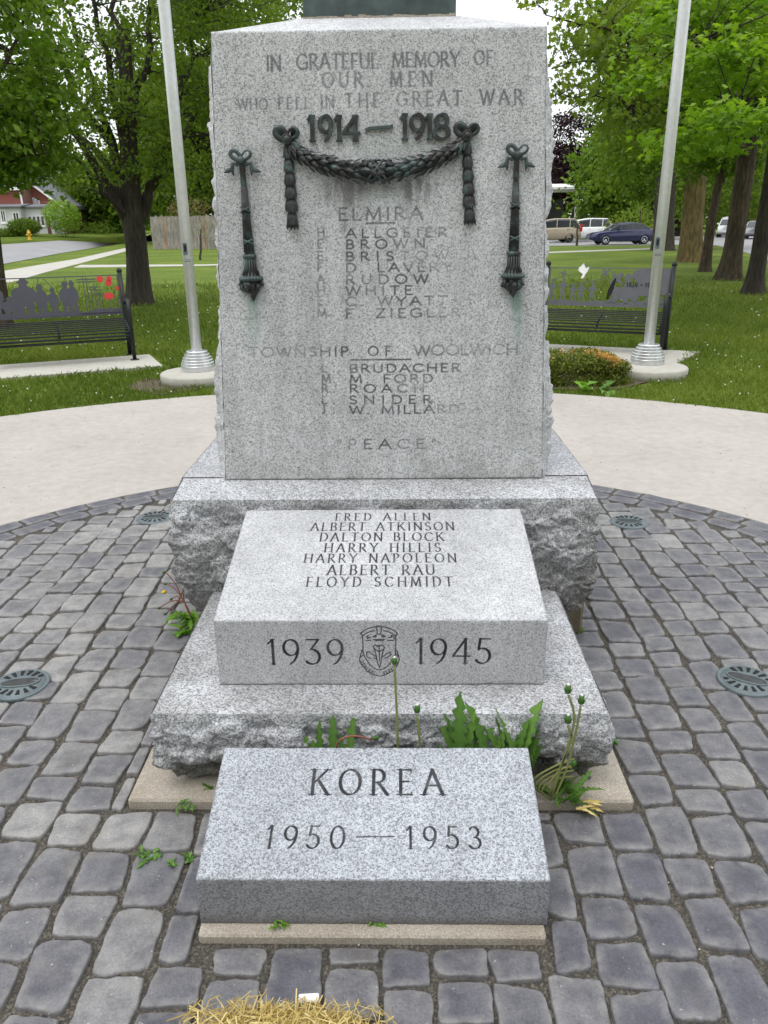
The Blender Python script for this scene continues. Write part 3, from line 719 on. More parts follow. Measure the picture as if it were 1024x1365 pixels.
# ---- bronze relief on the shaft
def bleaf(mb, c, d, s, L, W, lift=.006, curl=.004):
    """pointed leaf: centre c, direction d, side s (unit), stands lift off the stone along FN"""
    pts = [(0, 0, 0), (.28, .42, .3), (.62, .5, .55), (1, 0, 1.0), (.62, -.5, .55), (.28, -.42, .3)]
    V = [c + d*L*a + s*W*q + FN*(curl*h) for a, q, h in pts] + [c + d*L*.45 + FN*(lift+curl*.5)]
    V += [c + d*L*a*.8 - FN*.004 for a in (0, 1)]
    mb.add(V, [(0, 1, 6), (1, 2, 6), (2, 3, 6), (3, 4, 6), (4, 5, 6), (5, 0, 6)])
def ribbon_loop(mb, c, ang, L, W, th):
    d = EX*cos(ang) + EY*sin(ang); s = -EX*sin(ang) + EY*cos(ang); P = []
    for i in range(15):
        t = i/14*2*pi; P.append(c + d*(L*.5*(1-cos(t))) + s*(W*.5*sin(t)*(.55+.45*(1-cos(t))*.5)) + FN*(.006+.007*sin(t*.5)))
    mb.tube(P, th, 6, False, 2.4)
def on(px, py, w=0.0): u, v = sface(px, py); return spos(u, v, w)
def make_torch(bx, by, ex, ey):
    top, bot = on(bx, by), on(ex, ey); ax = nrm(bot-top); L = np.linalg.norm(bot-top); sd = np.cross(FN, ax)
    k = L/1.0; O = top + FN*.010
    t = MB()
    t.lathe([(.007, .0), (.0095, .03*L), (.0095, .17*L), (.0085, .175*L), (.0115, .30*L), (.0135, .50*L), (.0165, .68*L), (.0175, .695*L)], O, sd, FN, ax, 16, True, .8)
    for i in range(9):                       # reeds
        a = pi*(i+.5)/9; q = sd*cos(a) + FN*sin(a)*.8
        t.tube([O + q*.0088 + ax*.19*L, O + q*.0125 + ax*.42*L, O + q*.0165 + ax*.68*L], .0022, 5)
    t.lathe([(.018, .695*L), (.0235, .70*L), (.0245, .712*L), (.0235, .724*L), (.019, .73*L), (.0185, .77*L), (.022, .83*L), (.029, .858*L), (.036, .865*L), (.038, .872*L)], O, sd, FN, ax, 20, True, .7)
    for i in range(7):
        a = pi*(i+.5)/7; q = sd*cos(a) + FN*sin(a)*.75
        t.tube([O + q*.019 + ax*.735*L, O + q*.021 + ax*.81*L, O + q*.030 + ax*.855*L], .003, 5)
    tor = t.build('torch', BRONZE, memorial, True)
    for zc in (.36, .60):
        for sg in (1, -1):
            r = MB(); r.tube([O + sd*sg*(.0155*cos(a)) + FN*(.0165*sin(a)) + ax*(zc + .045*(a/pi-.5)*1.0)*L for a in np.linspace(.0, pi, 9)], .003, 6); r.build('ribbon', PATINA, tor, True)
    bd = MB()
    for i in range(10):
        a = pi*(i+.5)/10; bd.ball(O + (sd*cos(a)*.036 + FN*sin(a)*.028) + ax*.884*L, .0072, 8, 6)
    bd.lathe([(.034, .868*L), (.0395, .872*L), (.034, .878*L), (.034, .892*L), (.036, .90*L), (.03, .905*L)], O, sd, FN, ax, 20, True, .72)
    bd.build('bead_ring', PATINA, tor, True)
    fl = MB(); rr = random.Random(int(bx))
    for i in range(26):
        a = pi*rr.random(); rad = .034*rr.uniform(.2, 1); z0 = .90*L + rr.uniform(0, .015)
        q = sd*cos(a) + FN*sin(a)*.75; ln = .095*L*rr.uniform(.55, 1.2)*(1.3-.75*rad/.034)
        tw = rr.uniform(-1, 1)
        P = [O + q*rad + ax*z0, O + q*(rad*1.12) + sd*tw*.006 + ax*(z0+ln*.4), O + q*rad*.6 - sd*tw*.005 + ax*(z0+ln*.8), O + q*rad*.25 + sd*tw*.005 + ax*(z0+ln*1.15)]
        fl.tube(P, [.007, .010, .007, .0012], 6)
    fl.lathe([(.03, .9*L), (.026, .94*L), (.008, .985*L)], O, sd, FN, ax, 12, True, .7)
    fl.build('flame', BRONZE, tor, True)
    bw = MB(); c = O + FN*.002
    ribbon_loop(bw, c, radians(38), .040, .028, .0032); ribbon_loop(bw, c, radians(142), .040, .028, .0032)
    for sg in (1, -1):
        bw.tube([c, c + EX*sg*.018 - EY*.014 + FN*.004, c + EX*sg*.030 - EY*.010, c + EX*sg*.034 - EY*.03 + FN*.003, c + EX*sg*.030 - EY*.048], [.004, .005, .0045, .005, .001], 6, True, 1.6)
        bw.tube([c + EX*sg*.033 - EY*.025, c + EX*sg*.045 - EY*.032 + FN*.003, c + EX*sg*.062 - EY*.038], [.003, .006, .001], 6, True, 1.5)
    bw.ball(c + FN*.012, .0115, 10, 6); bw.build('bow', PATINA, tor, True)
make_torch(323, 214, 337.5, 391); make_torch(688.5, 207, 682.5, 388)
# garland
gl = MB(); rr = random.Random(3)
ctrl = [(386, 191), (400, 206), (430, 219), (465, 227), (503, 229.5), (542, 225), (580, 213), (608, 199), (621, 184)]
CP3 = np.array([on(*q) for q in ctrl]); tt = np.linspace(0, len(ctrl)-1, 61)
def cr_(P, t):
    i = int(min(max(0, math.floor(t)), len(P)-2)); f = t-i; p = [P[max(0, min(len(P)-1, i+k))] for k in (-1, 0, 1, 2)]
    return .5*((2*p[1]) + (-p[0]+p[2])*f + (2*p[0]-5*p[1]+4*p[2]-p[3])*f*f + (-p[0]+3*p[1]-3*p[2]+p[3])*f**3)
C = np.array([cr_(CP3, t) for t in tt]); rad = .010 + .019*np.sin(np.pi*tt/tt[-1])**.8
gl.tube(C + FN*.006, rad*.82, 12)
for i in range(60):
    d = nrm(C[i+1]-C[i]) * (1 if i < 30 else -1); s_ = np.cross(FN, d); c = C[i]
    for a in (np.linspace(-1.2, 1.2, 4) if i % 4 == 0 else np.linspace(-.8, .8, 3) if i % 4 == 2 else ()):
        a2 = a + rr.uniform(-.22, .22); r = rad[i]
        cc = c + s_*sin(a2)*r*.95 + FN*(.006 + cos(a2)*r*.85)
        dd = nrm(d + s_*sin(a2)*.42 + FN*.22); ss = nrm(s_*cos(a2) - FN*sin(a2)*.8)
        bleaf(gl, cc - d*.010, dd, ss, .040*rr.uniform(.8, 1.15), .018, .004, .007)
    if i % 3 == 0: gl.ball(c + s_*rr.uniform(-.8, .8)*rad[i] + FN*(.006+rad[i]*.85), .0045, 7, 5)
garland = gl.build('garland', BRONZE, memorial, False)
mid = on(503, 229.5)
for sg in (1, -1):
    for off in (-.006, .006):
        rb = MB(); rb.tube([mid + EX*(sg*x_ + off*1.6) + EY*(x_*1.15) + FN*(.036 - 18*x_*x_) for x_ in np.linspace(-.032, .032, 9)], .0042, 6); rb.build('ribbon', PATINA, garland, True)
rb = MB(); rb.tube([mid + EX*x_ + EY*.034 + FN*.02 for x_ in (-.05, 0, .05)], .003, 6)
rb.build('ribbon', PATINA, garland, True)
def make_drop(bx, by, ex, ey):
    top, bot = on(bx, by), on(ex, ey); ax = nrm(bot-top); L = np.linalg.norm(bot-top); sd = np.cross(FN, ax)
    dp = MB(); dp.tube([top + FN*.006, top + ax*L*.5 + FN*.007, top + ax*L*.93 + FN*.006], [.010, .015, .012], 10, True, .7)
    for j in range(6):
        z0 = L*(.03 + .15*j); w = .013 + .002*j if j < 5 else .016
        for a in (-1.25, -.75, -.25, .25, .75, 1.25):
            q = sd*sin(a)*w*.85 + FN*(.005 + cos(a)*w*.55)
            bleaf(dp, top + ax*z0 + q*.85, nrm(ax + sd*sin(a)*.16 + FN*.10), nrm(sd*cos(a) - FN*sin(a)*.7), L*.19, .016, .004, .007)
        for a in (-.8, 0, .8): dp.ball(top + ax*(z0 + L*.155) + sd*sin(a)*w + FN*(.008+cos(a)*w*.6), .0038, 7, 5)
    for a in (-1, -.3, .4, 1): bleaf(dp, top + ax*L*.90 + sd*a*.011 + FN*.012, nrm(ax + sd*a*.25), sd, L*.11, .014, .004, .004)
    dp.build('leaf_drop', BRONZE, garland, False)
    bw = MB(); c = top + FN*.008
    for ang in (42, 138): ribbon_loop(bw, c, radians(ang), .046, .036, .0044)
    for ang in (42, 138):
        d = EX*cos(radians(ang)) + EY*sin(radians(ang)); s_ = np.cross(FN, d); bleaf(bw, c + d*.016 - FN*.004, d, s_, .036, .03, .002, .003)
    bw.lathe([(.0, .004), (.012, .006), (.0175, .010), (.0175, .016), (.0135, .018), (.0125, .016), (.0105, .019), (.006, .023), (.0005, .0245)], c + FN*.006, EX, EY, FN, 18)
    bw.build('bow', BRONZE, garland, True)
make_drop(383.5, 187, 391, 306); make_drop(622, 182, 626, 300)
def numeral(ch, px0, px1, pyb, pyt):
    a = np.array(sface(px0, pyb)); bq = np.array(sface(px1, pyb)); t = np.array(sface((px0+px1)/2, pyt))
    cap = t[1]-a[1]; xs = (bq[0]-a[0])/(GL[ch][0]*cap)
    mb = MB(); z = .0125
    for ax_, ay_, bx_, by_, h, _h in segs_of(ch, a[0], None, a[1], cap, .2, .075, .13, xs):
        d = np.array([bx_-ax_, by_-ay_]); d /= np.linalg.norm(d); n_ = np.array([-d[1], d[0]])*max(h, .0022)
        q0 = np.array([ax_, ay_])-d*h*.35; q1 = np.array([bx_, by_])+d*h*.35; z += .00004
        mb.prism([q0-n_, q1-n_, q1+n_, q0+n_], P0, EX, EY, z)
    mb.build('numeral', BRONZE, memorial)
for ch, x0, x1 in (('1', 410, 422), ('9', 426, 444), ('1', 445, 458), ('4', 458, 481)): numeral(ch, x0, x1, 188, 155)
for ch, x0, x1 in (('1', 532, 545), ('9', 547, 566), ('1', 565, 578), ('8', 578, 599)): numeral(ch, x0, x1, 186, 153)
d = MB(); u0, v0 = sface(487, 174); u1, v1 = sface(524, 169)
d.prism([(u0, v0-.007), (u0+.014, v0+.001), (u1-.012, v1-.006), (u1, v1-.004), (u1, v1+.007), (u1-.012, v1+.003), (u0+.014, v0+.010), (u0, v0+.005)], P0, EX, EY, .012)
d.build('dash', PATINA, memorial)

# ---- second stone: names on a sloped top
def cut_stone(x0, x1, y0, yb, z0, zf, zb, du, topsegs, frontsegs, gd, exT=None, exF=None):
    s = Stone()
    s.face((x0, y0, zf), (x1, y0, zf), (x1, yb, zb), (x0, yb, zb), du, topsegs, gd, exT)
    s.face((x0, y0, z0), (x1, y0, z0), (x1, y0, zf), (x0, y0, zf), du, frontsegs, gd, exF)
    s.face((x0, yb, z0), (x0, y0, z0), (x0, y0, zf), (x0, yb, zb), .012)
    s.face((x1, y0, z0), (x1, yb, z0), (x1, yb, zb), (x1, y0, zf), .012)
    s.face((x1, yb, z0), (x0, yb, z0), (x0, yb, zb), (x1, yb, zb), .05)
    return s
def plane_uv(O, ex, ey):
    O = np.asarray(O, float); N = np.cross(ex, ey)
    def f(px, py):
        d = ray(px, py); t = np.dot(O-CP, N)/np.dot(d, N); q = CP + d*t - O; return np.dot(q, ex), np.dot(q, ey)
    return f
def lines(f, items, thick, thin, serif, xs=1.0):
    S = []
    for text, x0, x1, yt, yb in items:
        a, v0 = f(x0, yb); b, v1 = f(x1, yb); _, vt = f((x0+x1)/2, yt); S += segs_of(text, a, b, (v0+v1)/2, vt-(v0+v1)/2, thick, thin, serif, xs)
    return S
NX0, NX1, NY0, NYB, NZ0, NZF, NZB = -.546, .430, 2.021, 2.61, .299, .516, .645
ny = nrm(np.array([0, NYB-NY0, NZB-NZF])); fN = plane_uv((NX0, NY0, NZF), EX, ny); fF = plane_uv((NX0, NY0, NZ0), EX, np.array([0, 0, 1.]))
names = [('FRED ALLEN', 447, 574, 684, 693.5), ('ALBERT ATKINSON', 414, 606, 696.5, 707), ('DALTON BLOCK', 426, 592, 710, 721), ('HARRY HILLIS', 432, 588, 724, 735.5), ('HARRY NAPOLEON', 405, 609, 738, 749.5), ('ALBERT RAU', 436, 580, 753, 766), ('FLOYD SCHMIDT', 408, 604, 769, 781.5)]
tops = lines(fN, names, .115, .052, .08, .66)
front = lines(fF, [('1939', 357, 459, 853, 885.5), ('1945', 553, 655, 852, 884.5)], .11, .04, .075, .92)
def poly(f, pts, w): 
    q = [f(*p) for p in pts]; return [(*a, *b_, w, w) for a, b_ in zip(q, q[1:])]
def cz(P): return [(460 + x_*90/1024, 820 + y_*90/1024) for x_, y_ in P]
w1 = .0016; CR = []
for P in ([(235, 280), (290, 235), (350, 205), (420, 188), (478, 182)], [(555, 182), (620, 188), (690, 210), (750, 240), (795, 280)], [(235, 280), (265, 315), (320, 280), (380, 252), (440, 240)], [(795, 280), (770, 315), (710, 280), (650, 252), (585, 240)],
          [(478, 182), (490, 165), (515, 180), (540, 165), (555, 182), (548, 240), (540, 290), (490, 290), (485, 240), (478, 182)], [(265, 315), (272, 400), (275, 560), (300, 640), (380, 760), (460, 820), (525, 835), (590, 815), (660, 765), (740, 650), (765, 600), (770, 400), (770, 315)],
          [(275, 530), (245, 540), (262, 560), (235, 600), (220, 680), (240, 740), (330, 850), (420, 905), (525, 930), (620, 905), (720, 850), (790, 770), (825, 680), (810, 610), (785, 540)], [(280, 600), (235, 640)], [(770, 590), (815, 640)],
          [(330, 350), (390, 340)], [(425, 330), (475, 300), (470, 335), (430, 330)], [(560, 300), (610, 330), (560, 335), (560, 300)], [(320, 390), (385, 385)], [(430, 375), (600, 370)], [(460, 390), (580, 390)], [(650, 390), (740, 385)], [(660, 340), (710, 340), (700, 310), (740, 325), (745, 370)], [(320, 330), (350, 310), (345, 365)],
          [(525, 800), (490, 720), (480, 640), (450, 530), (430, 470), (470, 455), (490, 480), (515, 455), (530, 480), (555, 450), (600, 490), (580, 540), (555, 640), (545, 720), (525, 800)], [(515, 460), (520, 560), (525, 700)],
          [(480, 640), (420, 600), (370, 560), (330, 560), (330, 630), (390, 660)], [(440, 650), (480, 670)], [(560, 640), (620, 600), (680, 560), (700, 600), (650, 640), (590, 660)], [(455, 520), (520, 560), (580, 520)]):
    CR += poly(fF, cz(P), w1)
for i, ch in enumerate('GENERAL'):           # ribbon lettering follows the arc
    t = i/6; a = radians(196 + 58*t); cxp, cyp = 525 + 268*cos(a), 640 - 245*sin(a)
    d_ = (-sin(a), -cos(a)); up = (cos(a)*-1, sin(a)*1)
    for st in GL[ch][1]:
        CR += poly(fF, cz([(cxp + (q[0]-GL[ch][0]/2)*38*d_[0]*1 + (q[1]-.5)*40*up[0], cyp + (q[0]-GL[ch][0]/2)*38*d_[1] + (q[1]-.5)*40*up[1]) for q in st]), .0010)
for i, ch in enumerate('SERVICE'):
    t = i/6; a = radians(284 + 56*t); cxp, cyp = 525 + 268*cos(a), 640 - 245*sin(a)
    d_ = (-sin(a), -cos(a)); up = (-cos(a), sin(a))
    for st in GL[ch][1]:
        CR += poly(fF, cz([(cxp + (q[0]-GL[ch][0]/2)*38*d_[0] + (q[1]-.5)*40*up[0], cyp + (q[0]-GL[ch][0]/2)*38*d_[1] + (q[1]-.5)*40*up[1]) for q in st]), .0010)
S3 = cut_stone(NX0, NX1, NY0, NYB, NZ0, NZF, NZB, .0016, tops, front + CR, .0022, None, lambda X, Y: {'stain': .10 + .06*fbm(X*5, Y*9, 0, 3, 16)})
names_stone = tag(S3.build('names_stone', G_TOP), 'grey granite block with a list of names and a shield crest between two years', 'memorial stone')
# ---- plinth below it
S4 = Stone(); QX0, QX1, QY0, QY1, QZ0, QZ1 = -.712, .590, 1.872, 2.70, .047, .297
S4.face((QX0, QY0, QZ1), (QX1, QY0, QZ1), (QX1, QY1, QZ1), (QX0, QY1, QZ1), .006, rnd_=.010, extra=lambda X, Y: {'grime': np.clip(.3+.6*fbm(X*9, Y*9, 0, 3, 6), 0, .6)*sstep(.5, .1, np.abs(X-.65))*0 + np.clip(.25+.5*fbm(X*7, Y*7, 0, 3, 8), 0, .5)})
Pp, Dd = perim(QX0, QX1, QY0, QY1, .005, 'LFR', .06)
S4.skirt(Pp, Dd, QZ0, QZ1+.001, .005, lambda v, i: .010*np.sin(pi*np.clip(v, 0, 1)) - .050*sstep(.12, -.14, v - .34 - .16*vnoise(Pp[i, 0]*4.0, Pp[i, 1]*4.0, 0.0, 61) - .05*vnoise(Pp[i, 0]*15.0, Pp[i, 1]*15.0, 0.0, 62)), lambda v, i: .019*sstep(1.0, .75, v)+.0012, 25, grime=lambda P, v: np.clip((1-v)*1.5 - .35 + .5*fbm(P[..., 0]*8, P[..., 1]*8, P[..., 2]*8, 3, 2), 0, 1))  # lower part of the rough faces toned darker, unevenly
tag(S4.build('granite_plinth', G_ROCK), 'wide low granite plinth with rough broken front face carrying the block of names', 'plinth')
f_ = MB(); f_.box(-.80, .675, 1.833, 3.2, -.03, .030, .008); o = f_.build('concrete_footing', FOOT)
tag(o, 'rough tan concrete footing slab under the wide granite plinth', 'footing')
f_ = MB(); f_.box(-.484, .342, 1.380, 1.80, -.03, .021, .006); o = f_.build('concrete_footing', FOOT)
tag(o, 'narrow tan concrete strip under the nearest low blue grey stone', 'footing')
# ---- nearest stone
KX0, KX1, KY0, KYB, KZ0, KZF, KZB = -.483, .348, 1.412, 1.78, .022, .160, .2545
ky = nrm(np.array([0, KYB-KY0, KZB-KZF])); fK = plane_uv((KX0, KY0, KZF), EX, ky)
ks = lines(fK, [('KOREA', 413, 591, 1026, 1059)], .125, .042, .12, .80) + lines(fK, [('1950', 352, 459, 1101, 1130.5), ('195z', 541, 643, 1102, 1131)], .115, .042, .09, .86) + poly(fK, [(475, 1115.5), (525, 1115)], .0016)
S5 = cut_stone(KX0, KX1, KY0, KYB, KZ0, KZF, KZB, .0013, ks, None, .003, None, lambda X, Y: {'grime': np.clip(.8*sstep(.06, 0, Y)+.3*fbm(X*10, Y*25, 0, 3, 6)-.1, 0, 1), 'stain': .44 + .14*fbm(X*7, Y*15, 0, 3, 16) + .3*sstep(.03, .0, Y)})  # front face toned darker than the top all over, most at its foot
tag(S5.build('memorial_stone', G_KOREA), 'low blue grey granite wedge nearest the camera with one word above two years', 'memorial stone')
b = MB(); b.box(.60, .752, 2.86, 3.08, -.02, .19, .012); tag(b.build('spacer_stone', BRICKY), 'small brown stained stone wedged under the right end of the rough base block', 'stone block')

# ---- round in-ground lamps in the paving
lab = ['round grey in-ground lamp cut by the left picture edge', 'round grey in-ground lamp cut by the right picture edge', 'round grey in-ground lamp left of the base block near the plaza edge', 'round grey in-ground lamp right of the base block near the plaza edge']
for i, (gx, gy) in enumerate(GRATES):
    t = thing('ground_lamp', lab[i], 'ground lamp', (gx, gy, 0), 0, 'round lamps let into the paving')
    az = [radians(12), radians(-32), radians(10), radians(-10)][i]; R = .100
    ex = np.array([cos(az), sin(az), 0]); ey = np.array([-sin(az), cos(az), 0]); O = np.array([0, 0, 0.])
    c = MB(); c.lathe([(R*1.04, -.01), (R*1.04, .010), (R*.99, .014), (R*.95, .0135), (R*.93, .0115), (R*.90, .0115), (R*.88, .0155), (R*.2, .0165), (0.001, .0165)], O, ex, ey, n=48)
    rim = c.build('cover', IRON, t, True, local=True)
    for k in range(16):
        s_ = MB()
        a = 2*pi*k/16 + .1; dx = cos(a); 
        if abs(dx) > .93: continue
        e = ex*cos(a) + ey*sin(a); q = -ex*sin(a) + ey*cos(a); r0 = (.052 if abs(sin(a)) > .5 else .066) ; r1 = .083
        s_.prism([(r0, -.004), (r1, -.0075), (r1, .0075), (r0, .004)], O + np.array([0, 0, .0150]), e, q, .0030); s_.build('slot', HOLE, t, local=True)
    l = MB(); P = [(.055*cos(a)*1.0 + (.012 if cos(a) > 0 else -.012), .026*sin(a)) for a in np.linspace(0, 2*pi, 28, endpoint=False)]
    l.prism(P, O + np.array([0, 0, .015]), ex, ey, .004); l.build('lens', LENS, t, local=True)
    rr_ = MB(); rr_.tube([O + ex*x_*1.04 + ey*y_*1.08 + np.array([0, 0, .018]) for x_, y_ in P + P[:1]], .0035, 6); rr_.build('lens_frame', IRON, t, True, local=True)


# ================================================================== FLAGPOLES
def flagpole(bx, by, label, r=.0575, col=.185):
    t = thing('flagpole', label, 'flagpole', (bx, by, 0), 0, 'flagpoles beside the memorial')
    p = MB(); p.lathe([(r, .22), (r, 3.0), (r*.97, 6.0), (r*.9, 9.0)], n=32); p.build('pole', ALU, t, True, local=True)
    c = MB(); prof = [(col*.97, .085), (col, .088), (col, .142), (col*.985, .145)]
    for k in range(5):
        z = .145 + .030*k; q = col*(.985 - .045*k - .010*k*k)
        prof += [(q, z+.002), (q*.985, z+.027), (q*.965, z+.029)]
    prof += [(col*.60, .300), (r*1.2, .304), (r, .306)]
    c.lathe(prof, n=64); c.build('base_collar', SPUN, t, False, local=True)
    d = nrm(np.array([-bx, -by, 0])); s_ = np.cross([0, 0, 1.], d)
    h = MB(); zc = 1.37
    h.prism([(-.018, -.06), (.018, -.06), (.022, -.05), (.022, .05), (.018, .06), (-.018, .06), (-.022, .05), (-.022, -.05)], d*(r-.006) + np.array([0, 0, zc]) - s_*.02, s_, np.array([0, 0, 1.]), .012)
    hb = h.build('cleat_box', IRON, t, local=True)
    k = MB(); k.prism([(-.011, -.045), (.011, -.045), (.011, .02), (-.011, .02)], d*(r+.0065) + np.array([0, 0, zc+.02]) - s_*.02, s_, np.array([0, 0, 1.]), .004); k.build('opening', HOLE, hb, local=True)
    for z_ in (1.26, 1.245):
        lb = MB(); lb.tube([d*(r+.001)*cos(a) + s_*(r+.001)*sin(a) + np.array([0, 0, z_]) for a in np.linspace(-.7, .5, 8)], .003, 5); lb.build('band', IRON, t, True, local=True)
pl, pr = gz(265.5, 503), gz(861.5, 494)
flagpole(pl[0], pl[1], 'aluminium flagpole with ribbed base collar left of the granite shaft')
flagpole(pr[0], pr[1], 'aluminium flagpole with ribbed base collar in front of the bench with a white dove')
for (p, dx, dy, lb_) in ((pl, 0.03, -.10, 'round concrete pad under the flagpole left of the granite shaft'), (pr, -.03, -.16, 'round concrete pad under the flagpole right of the granite shaft, beside the orange tipped hedge')):
    m = MB(); rr = random.Random(2)
    m.lathe([(.42, -.05), (.42, .068), (.408, .082), (.0, .086)], (p[0]+dx, p[1]+dy, 0), n=48); o = m.build('concrete_pad', SLAB, None, True); tag(o, lb_, 'footing', 'round concrete pads under the flagpoles')

# ================================================================== BENCHES
def P2(poly, sx, sy, ox=0, oy=0): return [(ox + x*sx, oy + y*sy) for x, y in poly]
SOLD = [(-.30, 0), (-.27, .25), (-.34, .42), (-.42, .50), (-.44, .66), (-.34, .74), (-.16, .78), (-.12, .84), (-.17, .87), (-.20, .905), (-.12, .93), (-.08, .985), (.04, 1.0), (.12, .97), (.16, .925), (.23, .90), (.18, .87), (.13, .84), (.16, .78), (.33, .73), (.42, .62), (.40, .46), (.31, .40), (.28, .2), (.30, 0), (.06, 0), (.03, .28), (-.03, .28), (-.06, 0)]
RUN = [(-.35, 0), (-.22, .06), (-.18, .25), (-.26, .42), (-.20, .62), (-.30, .66), (-.42, .52), (-.46, .56), (-.32, .76), (-.12, .82), (-.10, .9), (-.16, .93), (-.06, 1.0), (.08, 1.0), (.14, .93), (.10, .88), (.08, .82), (.20, .74), (.42, .70), (.42, .64), (.20, .62), (.12, .56), (.14, .42), (.30, .24), (.36, .06), (.46, .04), (.46, 0), (.26, 0), (.18, .18), (.0, .34), (-.06, .22), (-.14, 0)]
HORSE = [(-.5, 0), (-.44, .05), (-.40, .3), (-.50, .42), (-.46, .62), (-.30, .68), (-.05, .64), (.12, .70), (.22, .86), (.30, 1.0), (.36, .94), (.48, .80), (.50, .70), (.42, .68), (.34, .72), (.30, .56), (.30, .40), (.40, .22), (.36, .04), (.42, 0), (.28, 0), (.28, .2), (.16, .36), (-.14, .36), (-.22, .24), (-.14, .10), (-.20, 0), (-.32, 0), (-.28, .14), (-.36, .28), (-.40, .12)]
def bench(bx, by, rz, L, label, deco):
    """origin at the middle between the front feet; +x along the seat, -y towards the sitter's front"""
    t = thing('bench', label, 'bench', (bx, by, 0), rz, 'black steel benches on concrete slabs')
    D = .52
    for sx in (-1, 1):
        x = sx*L/2
        m = MB(); m.tube([(x, 0, 0), (x, .0, .26), (x, -.015, .42), (x, -.03, .60), (x, .0, .70), (x, .08, .735), (x, .24, .72), (x, .42, .68)], .024, 10); m.box(x-.05, x+.05, -.05, .05, 0, .012)
        m.build('front_leg', BLK, t, True, local=True)
        m = MB(); m.tube([(x, D-.02, 0), (x, D-.04, .45), (x, D-.02, .68), (x, D+.08, 1.05)], .028, 10); m.ball((x, D+.083, 1.065), .036, 10, 6); m.box(x-.05, x+.05, D-.07, D+.03, 0, .012)
        m.build('rear_leg', BLK, t, True, local=True)
        m = MB(); m.tube([(x-sx*.028, -.03, .27), (x-sx*.028, .02, .36), (x-sx*.028, .46, .46)], .02, 8); m.build('side_rail', BLK, t, True, local=True)
        m = MB(); m.tube([(x, .0+.08*cos(a)*.9+.05, .59+.08*sin(a)) for a in np.linspace(0, 2*pi, 15)], .011, 6, False); m.build('scroll', BLK, t, True, local=True)
    for y, z, hh_ in ((-.045, .325, .022), (-.03, .365, .018), (.01, .395, .013), (.075, .413, .012), (.14, .430, .012), (.205, .447, .012), (.27, .463, .012), (.335, .478, .012), (.40, .492, .012)):
        m = MB(); m.box(-L/2+.03, L/2-.03, y, y+.044, z-hh_, z, .003); m.build('seat_slat', BLK, t, local=True)
    m = MB(); m.tube([(0, -.02, .30), (0, .03, .365), (0, .46, .462)], .014, 6); m.build('centre_rail', BLK, t, True, local=True)
    m = MB(); m.tube([(-L/2, -.02, .27), (L/2, -.02, .27)], .015, 8); m.build('front_rail', BLK, t, True, local=True)
    # backrest: flat cut steel, leaning with the rear legs
    ex = np.array([1., 0, 0]); ey = nrm(np.array([0, .10, .42])); O = np.array([-L/2+.03, D-.035, .53]); W = L-.06; Hh = .50
    zc = [0.0]
    def cut(mb, poly):
        zc[0] += .00035; mb.prism(poly, O + np.array([0, 0, 0]), ex, ey, .004 + zc[0])
    pm = MB()
    for x0, x1, y0, y1 in ((0, W, 0, .03), (0, W, Hh-.012, Hh), (0, .014, .03, Hh-.012), (W-.014, W, .03, Hh-.012)): cut(pm, [(x0, y0), (x1, y0), (x1, y1), (x0, y1)])
    deco(t, pm, cut, W, Hh, O, ex, ey)
    return t
def deco_poppies(t, pm, cut, W, H, O, ex, ey):
    cut(pm, [(0, .03), (W*.70, .03), (W*.70, .06), (W*.5, .075), (W*.3, .06), (0, .08)])
    for (cx, w, h, f) in ((.07, .36, .99, 1), (.20, .26, .55, 1), (.305, .34, .99, 1), (.42, .19, .83, 1), (.505, .15, .74, 1), (.60, .20, .88, -1), (.648, .17, .90, 1)):
        cut(pm, P2(SOLD, w*f, H*h*.97, cx*W, .015))
    for (x0, y0, x1, y1) in ((.40, .75, .42, .99), (.455, .96, .52, .70), (.62, .80, .605, .99), (.72, .86, .80, .86)):
        cut(pm, [(x0*W-.004, y0*H), (x0*W+.006, y0*H), (x1*W+.006, y1*H), (x1*W-.004, y1*H)])
    for i, (x_, top) in enumerate(((.735, .98), (.76, .98), (.785, .70), (.81, .80), (.835, .64), (.86, .5))):
        cut(pm, [(x_*W, .03), (x_*W+.009, .03), (x_*W+.009, H*top), (x_*W, H*top)])
    for (x0, x1, y_) in ((.69, .83, .90), (.69, .83, .83), (.775, .86, .70), (.775, .86, .63), (.81, .88, .52)):
        cut(pm, [(x0*W, y_*H), (x1*W, y_*H), (x1*W, y_*H+.010), (x0*W, y_*H+.010)])
    cut(pm, [(.68*W, .03), (W, .03), (W, .075), (.82*W, .082)])
    for (x0, x1, y1) in ((.91, .915, .40), (.94, .955, .62), (.975, .985, .5)): cut(pm, [(x0*W, .05), (x0*W+.006, .05), (x1*W+.006, y1*H), (x1*W, y1*H)])
    pm.build('back_panel', PANEL, t, local=True)
    rr = random.Random(4)
    for (cx, cy, w, h) in ((.865, .90, .085, .08), (.925, .80, .085, .08), (.935, .90, .075, .07), (.985, .66, .045, .05), (.915, .47, .125, .085)):
        m = MB(); pol = [(cx*W + w*.5*cos(a)*(1+.12*sin(5*a+cx*9)+rr.uniform(-.06, .06)), cy*H + h*.5*sin(a)*(1+.12*sin(4*a+1)+rr.uniform(-.06, .06))) for a in np.linspace(0, 2*pi, 18, endpoint=False)]
        m.prism(pol, O, ex, ey, .011, -.002); m.build('poppy', RED, t, local=True)
